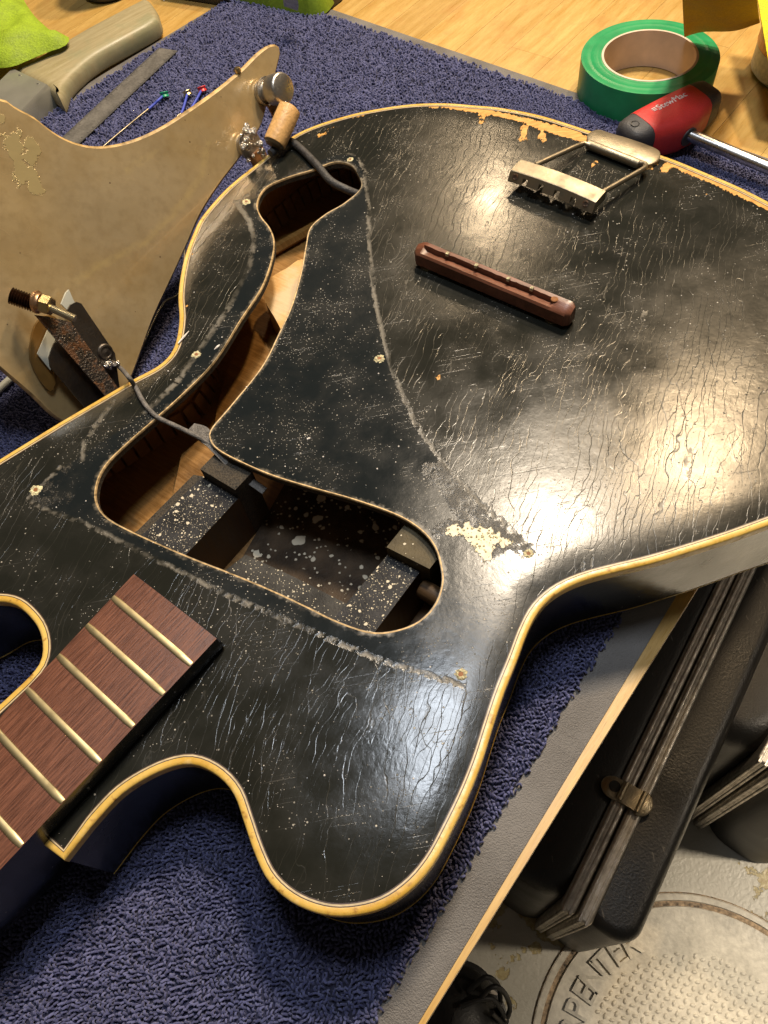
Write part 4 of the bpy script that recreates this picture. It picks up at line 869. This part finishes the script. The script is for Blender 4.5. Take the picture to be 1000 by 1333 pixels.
# cloths and containers at the far side
o = lump('cloth', [(-60,-60),(20,-20),(32,2),(48,24),(72,44),(90,49),(84,60),(62,68),(38,78),(14,87),(-20,86),(-80,60)], .026, .022, M['hivis'], None, .007, .012, .05, 3); tag(o, 'crumpled lime hi-vis cloth heaped over the paint brush', 'cloth')
o = lump('pouch', [(296,-2),(332,6),(362,13),(400,21),(420,19),(431,10),(436,-8),(420,-60),(300,-60),(280,-20)], .004, .050, M['hivis2'], None, .006, .003, .022, 8); tag(o, 'lime green rounded nylon pouch with a grey patch at the far edge of the mat', 'pouch')
P = [at(370, -3, .040), at(388, 2, .040), at(387, 9, .032), at(369, 3, .032)]; mb = MB(); mb.prism([p-np.array([0, -.001, .004]) for p in P], [p+np.array([0, -.0022, .002]) for p in P]); pa = mb.build('grey_patch', M['patch'], o)
bp3 = [at(x, y, .0015) for x, y in ((214,-14),(222,-4),(300,8),(312,-14),(300,-60),(210,-60))]; mb = MB(); mb.rings([[(x, y, .0012) for x, y, z in bp3], [(x, y, .030) for x, y, z in bp3], [(x, y, .034) for x, y in offset(np.array(bp3), .004)]], 0); o = mb.build('flat_case', M['black'], None, 50); tag(o, 'low black case just in frame between the dark jar and the lime pouch', 'case')
bp3 = [at(x, y, .0015) for x, y in ((432,10),(445,0),(470,-40),(440,-70),(420,-40))]; mb = MB(); mb.rings([[(x, y, .0012) for x, y, z in bp3], [(x, y, .020) for x, y, z in bp3]], 0); o = mb.build('dark_strap', M['black'], None, 50); tag(o, 'dark folded strap tucked beside the right end of the lime pouch', 'strap')
jc = at(143, -12, .001)[:2]; jr = .028
jar = thing('jar', 'black jar with small white print standing behind the paint brush', 'jar', (*jc, .0005))
mb = MB(); mb.lathe((*jc, .0006), (0, 0, 1), [(jr-.003, 0), (jr, .003), (jr, .075), (jr-.002, .078), (.001, .079)], 48); mb.build('jar_body', M['black'], jar, 40)
mb = MB(); dirj = math.atan2(-jc[1], -jc[0])
for row in range(6):
    a_ = dirj-.75+random.uniform(0, .1)
    while a_ < dirj+.75:
        l_ = random.uniform(.03, .11); h_ = .013+row*.0055; R = []
        for t in (0, .5, 1):
            b2 = a_+l_*t; e_ = np.array([math.cos(b2), math.sin(b2), 0]); cc_ = np.array([*jc, h_])+e_*(jr+.0002); R.append([cc_+[0, 0, -.0009], cc_+e_*.0001+[0, 0, -.0009], cc_+e_*.0001+[0, 0, .0009], cc_+[0, 0, .0009]])
        mb.rings(R, 0); a_ += l_+.03
o = mb.build('printed_lines', M['print'], jar)
# right: white and orange tub with yellow cloths
jc = at(1042, 92, .001)[:2]; jr = .040
tub = thing('tub', 'white and orange plastic tub at the right frame edge under a yellow cloth', 'tub', (*jc, .0005))
mb = MB(); mb.lathe((*jc, .0006), (0, 0, 1), [(jr-.004, 0), (jr, .004), (jr, .022), (jr-.001, .0225)], 48); mb.build('tub_base', M['white'], tub, 40)
mb = MB(); mb.lathe((*jc, .0230), (0, 0, 1), [(jr, 0), (jr+.0006, .001), (jr, .034), (jr-.004, .038), (.001, .038)], 48); mb.build('tub_lid', M['orange'], tub, 40)
def sheet(name, px, zs, mat, label, cat, thick=.0009, rip=.002):
    P = [at(x, y, z) for (x, y), z in zip(px, zs)]; n_ = 10; rows = []
    for j in range(n_+1):
        row = []
        for i in range(n_+1):
            s, t = i/n_, j/n_; p = (P[0]*(1-s)+P[1]*s)*(1-t)+(P[3]*(1-s)+P[2]*s)*t; row.append(p+np.array([0, 1, .3])*rip*math.sin(s*7+t*3))
        rows.append(row)
    nr = np.cross(P[1]-P[0], P[3]-P[0]); nr /= np.linalg.norm(nr); mb = MB(); V_ = [p for r in rows for p in r]; m2 = len(V_)
    V_ += [p+nr*thick for p in V_]; w_ = n_+1; fs = []
    for j in range(n_):
        for i in range(n_): a_ = j*w_+i; fs += [(a_, a_+1, a_+w_+1, a_+w_), (m2+a_, m2+a_+w_, m2+a_+w_+1, m2+a_+1)]
    bd = [i for i in range(w_)]+[j*w_+n_ for j in range(1, w_)]+[n_*w_+i for i in range(n_-1, -1, -1)]+[j*w_ for j in range(n_-1, 0, -1)]
    fs += [(bd[k], bd[(k+1) % len(bd)], m2+bd[(k+1) % len(bd)], m2+bd[k]) for k in range(len(bd))]
    mb.add(V_, fs); o = mb.build(name, mat, None, 60); tag(o, label, cat); return o
sheet('cloth', [(891,47),(990,30),(980,-60),(888,-60)], [.034, .050, .15, .14], M['yellow'], 'ochre yellow cloth hanging down behind and touching the green tape', 'cloth')
sheet('cloth', [(1003,100),(1100,120),(1080,-60),(976,-60)], [.042, .045, .075, .070], M['ybright'], 'bright yellow woven cloth hanging over the orange tub', 'cloth', .002, .001)

# ------------------------------------------------------------------ FLOOR LEVEL
ZF = -.85
mb = MB(); mb.add([(-5, -5, ZF), (6, -5, ZF), (6, 7, ZF), (-5, 7, ZF)], [(0, 1, 2, 3)]); o = mb.build('floor', M['floor'], None); tag(o, kind='structure')
(fc, frr) = circle3([at(x, y, ZF)[:2] for x, y in ((702,1330),(713,1288),(737,1253),(839,1176),(891,1172),(937,1178),(972,1195),(1000,1214))])
(ic, irr) = circle3([at(x, y, ZF)[:2] for x, y in ((780,1316),(807,1284),(832,1260),(867,1249),(916,1251),(965,1270),(1000,1291))])
print('cover', fc, frr, ic, irr)
irr = irr-np.linalg.norm(ic-fc)*.0; ic = fc if np.linalg.norm(ic-fc) < .03 else ic
mh = thing('drain_cover', 'round cast cover set in the painted floor, with raised lettering round a studded centre', 'drain cover', (*fc, ZF))
def circ(c, prof, n_=120): return [[(c[0]+r*math.cos(2*math.pi*k/n_), c[1]+r*math.sin(2*math.pi*k/n_), z) for k in range(n_)] for r, z in prof]
mb = MB(); mb.rings(circ(fc, [(frr*1.045, ZF+.0004), (frr*1.04, ZF+.004), (frr*1.0, ZF+.004), (frr*.995, ZF+.001)]), 0, caps=False); mb.build('outer_ring', M['castplate'], mh, 40)
mb = MB(); mb.rings(circ(fc, [(frr*.997, ZF+.0012), (frr*.962, ZF+.0012)]), 0, caps=False); mb.rings(circ(fc, [(frr*1.05, ZF+.0008), (frr*1.035, ZF+.0045)]), 0, caps=False); mb.build('rust_seam', M['rustline'], mh)
mb = MB(); mb.rings(circ(fc, [(frr*.965, ZF+.001), (frr*.96, ZF+.005), (irr*1.02, ZF+.005), (irr*1.0, ZF+.0035), (.01, ZF+.0035)]), 0, caps=True); mb.build('cover_plate', M['castplate'], mh, 40)
mb = MB(); st_ = .0125; k = 0
for i in range(-46, 47):
    for j in range(-46, 47):
        p = ic+np.array([i*st_*.62, j*st_*.95+(i % 2)*st_*.47])
        if np.linalg.norm(p-ic) > irr*.97: continue
        v = np.array([*p, ZF])-CP; c_ = v@RW
        if abs(c_[0]/c_[2]*F) > 640 or c_[1]/c_[2]*F > 860 or c_[2] < 0: continue
        a_ = .9 if i % 2 else -.2; e_ = np.array([math.cos(a_), math.sin(a_), 0])*.0046; f_ = np.array([-math.sin(a_), math.cos(a_), 0])*.0024; b0 = np.array([*p, ZF+.0034])
        mb.rings([[b0+e_*x+f_*y for x, y in ((-1, 0), (-.5, -1), (.5, -1), (1, 0), (.5, 1), (-.5, 1))], [b0+e_*x*.6+f_*y*.6+[0, 0, .0023] for x, y in ((-1, 0), (-.5, -1), (.5, -1), (1, 0), (.5, 1), (-.5, 1))]], 0); k += 1
o = mb.build('studs', M['castplate'], mh, 60); tag(o, kind='stuff')
# raised letters along the left arc, reading from inside the circle
word = 'CARPENTER'; rad_ = (np.linalg.norm(at(823, 1236, ZF)[:2]-fc)+np.linalg.norm(at(757, 1290, ZF)[:2]-fc))/2
aR = math.atan2(*(at(823, 1236, ZF)[:2]-fc)[::-1]); aE = math.atan2(*(at(757, 1290, ZF)[:2]-fc)[::-1]); stepa = (aE-aR)/4*1.0
for i, ch in enumerate(reversed(word)):
    a_ = aR+stepa*i; e_ = np.array([math.cos(a_), math.sin(a_), 0]); c_ = np.array([*(fc+e_[:2]*rad_), ZF+.005])
    textmesh('letter', ch, .044, mh, M['castplate'], frame(c_, np.cross(e_, [0, 0, 1]), (0, 0, 1)), .0045)

# guitar cases standing on the floor
def rbox(c, u, v, lu, lv, z0, z1, r, nseg=6):       # box with rounded vertical and top edges: rings from below
    u = np.array(u); v = np.array(v)
    def ring(inset, z, rr):
        out = []; a, b = lu-inset, lv-inset; rr = max(rr, .001)
        for qx, qy, a0 in ((1, 1, 0), (-1, 1, 90), (-1, -1, 180), (1, -1, 270)):
            for k in range(nseg+1):
                t = R_(a0+90*k/nseg); out.append(c+u*(qx*(a-rr)+rr*math.cos(t))+v*(qy*(b-rr)+rr*math.sin(t))+np.array([0, 0, z]))
        return out
    R = [ring(0, z0, r)]
    for k in range(nseg+1):
        t = R_(90*k/nseg); R.append(ring(r*.55*(1-math.cos(t)), z1-r*.55+r*.55*math.sin(t), r*(1-.4*(1-math.cos(t)))))
    return R
def case(px_strip, zt, ru_w, lf_w, px_end, length, label, latch=None, rr=.045):
    a = at(*px_strip[0], zt); b = at(*px_strip[1], zt); u = (b-a); u[2] = 0; u /= np.linalg.norm(u); v = np.array([u[1], -u[0], 0])
    e = at(*px_end, zt); cs_ = thing('guitar_case', label, 'guitar case', (e[0], e[1], ZF), 'hard cases on the floor')
    for nm, side, wd in (('case_body', 1, ru_w), ('case_lid', -1, lf_w)):
        c = e+u*length/2+v*side*(wd/2+.003); c[2] = 0
        mb = MB(); mb.rings(rbox(c, u, v, length/2, wd/2, ZF+.003, zt, min(rr, wd/2*.8)), 0); mb.build(nm, M['case'], cs_, 50)
    for side in (-1, 1):
        c = e+u*length/2+v*side*.0088; mb = MB(); 
        R = rbox(np.array([c[0], c[1], 0]), u, v, length/2+.004, .0078, ZF+.006, zt+.004, .006, 3); mb.rings(R, 0)
        o = mb.build('valance', M['alu'], cs_, 40)
        for k in (-1, 1):
            mb = MB(); R = rbox(np.array([c[0], c[1], 0])+v*k*.0035, u, v, length/2+.0050, .0017, ZF+.007, zt+.0047, .0010, 2); mb.rings(R, 0); mb.build('valance_rib', M['alu'], o, 40)
    if latch:
        p = at(*latch, zt+.006); p[2] = zt+.004
        def q(x, y, z): return p+u*x*.56+v*y*.56+np.array([0, 0, z])
        def disc(y0, rx, ry, z0, z1, nm, mat, cut=0):
            R = []
            for z, s_ in ((z0, 1), (z1, 1), (z1+.0015, .85)):
                R.append([q(math.cos(t)*rx*s_, y0+(math.sin(t)*ry*s_ if cut*math.sin(t) >= 0 or cut == 0 else 0), z) for t in np.linspace(0, 2*math.pi, 28)[:-1]])
            mb = MB(); mb.rings(R, 0); return mb.build(nm, mat, la, 40)
        mb = MB(); mb.box(q(0, 0, .006), u*.0112, v*.009, (0, 0, .0030)); la = mb.build('latch', M['latchbrass'], cs_, 40)
        disc(-.030, .021, .026, .001, .004, 'latch_plate', M['latchbrass']); disc(.020, .024, .022, .001, .006, 'latch_hasp', M['latchbrass'], 1)
        mb = MB(); mb.tube([q(-.018, -.016, .009), q(.018, -.016, .009)], .0034, 12); mb.build('latch_hinge', M['latchbrass'], la, 40)
        mb = MB(); mb.tube([q(-.020, .020, .009), q(.020, .020, .009)], .0028, 12); mb.build('latch_hinge', M['latchbrass'], la, 40)
        mb = MB(); mb.lathe(q(.002, -.032, .004), (0, 0, 1), [(.006, 0), (.006, .0022), (.0001, .0022)], 16); mb.build('keyhole', M['black'], la, 40)
    return cs_
case(((747,1178), (943,768)), -.477, .058, .10, (750,1190), 1.15, 'black hard guitar case with brass latch and aluminium strips standing below the bench edge', (820,1038))
case(((1010,985), (1130,770)), -.50, .12, .13, (1004,998), 1.0, 'black rounded hard case behind the latched one, at the right frame edge', None, .06)

# black shoe beneath the bench edge
sc0 = at(600, 1330, ZF)
shoe = thing('shoe', 'black laced shoe on the painted floor at the bottom of the picture', 'shoe', (sc0[0], sc0[1], ZF))
P = crom([(660,1345),(655,1310),(640,1278),(620,1258),(590,1250),(560,1262),(540,1300),(530,1400),(560,1440),(640,1440)], True, n=4)
def lay(P_, z0, z1, ins): return [(x, y, z1) for x, y in offset(np.array(ats(P_, ZF)), ins, 2)]
mb = MB(); mb.rings([lay(P, 0, ZF+.001, 0), lay(P, 0, ZF+.022, -.002), lay(P, 0, ZF+.024, .004)], 0); mb.build('sole', M['black'], shoe, 50)
mb = MB(); mb.rings([lay(P, 0, ZF+.023, .004), lay(P, 0, ZF+.05, .006), lay(P, 0, ZF+.075, .022), lay(P, 0, ZF+.09, .04)], 0); mb.build('upper', M['leather'], shoe, 60)
mb = MB(); 
for pts in ([(625,1300,.10),(640,1285,.12),(655,1290,.11),(664,1312,.08),(655,1330,.06),(640,1318,.09)], [(610,1290,.1),(632,1272,.12),(648,1282,.1),(652,1305,.08)], [(600,1310,.1),(640,1300,.1),(660,1330,.06)]):
    mb.tube(crom([at(x, y, ZF+z) for x, y, z in pts], n=6), .0032, 8)
mb.build('laces', M['lace'], shoe, 60)
for px in ([(632,1287),(645,1290),(650,1296),(636,1293)], [(650,1310),(656,1318),(660,1328),(653,1324)]):
    P_ = [at(x, y, ZF+.07) for x, y in px]; mb = MB(); mb.prism([p-np.array([0, 0, .02]) for p in P_], P_); mb.build('white_tab', M['white'], shoe)
print('objects', len(bpy.data.objects), 'tris', sum(len(o.data.polygons) for o in bpy.data.objects if o.type == 'MESH'))
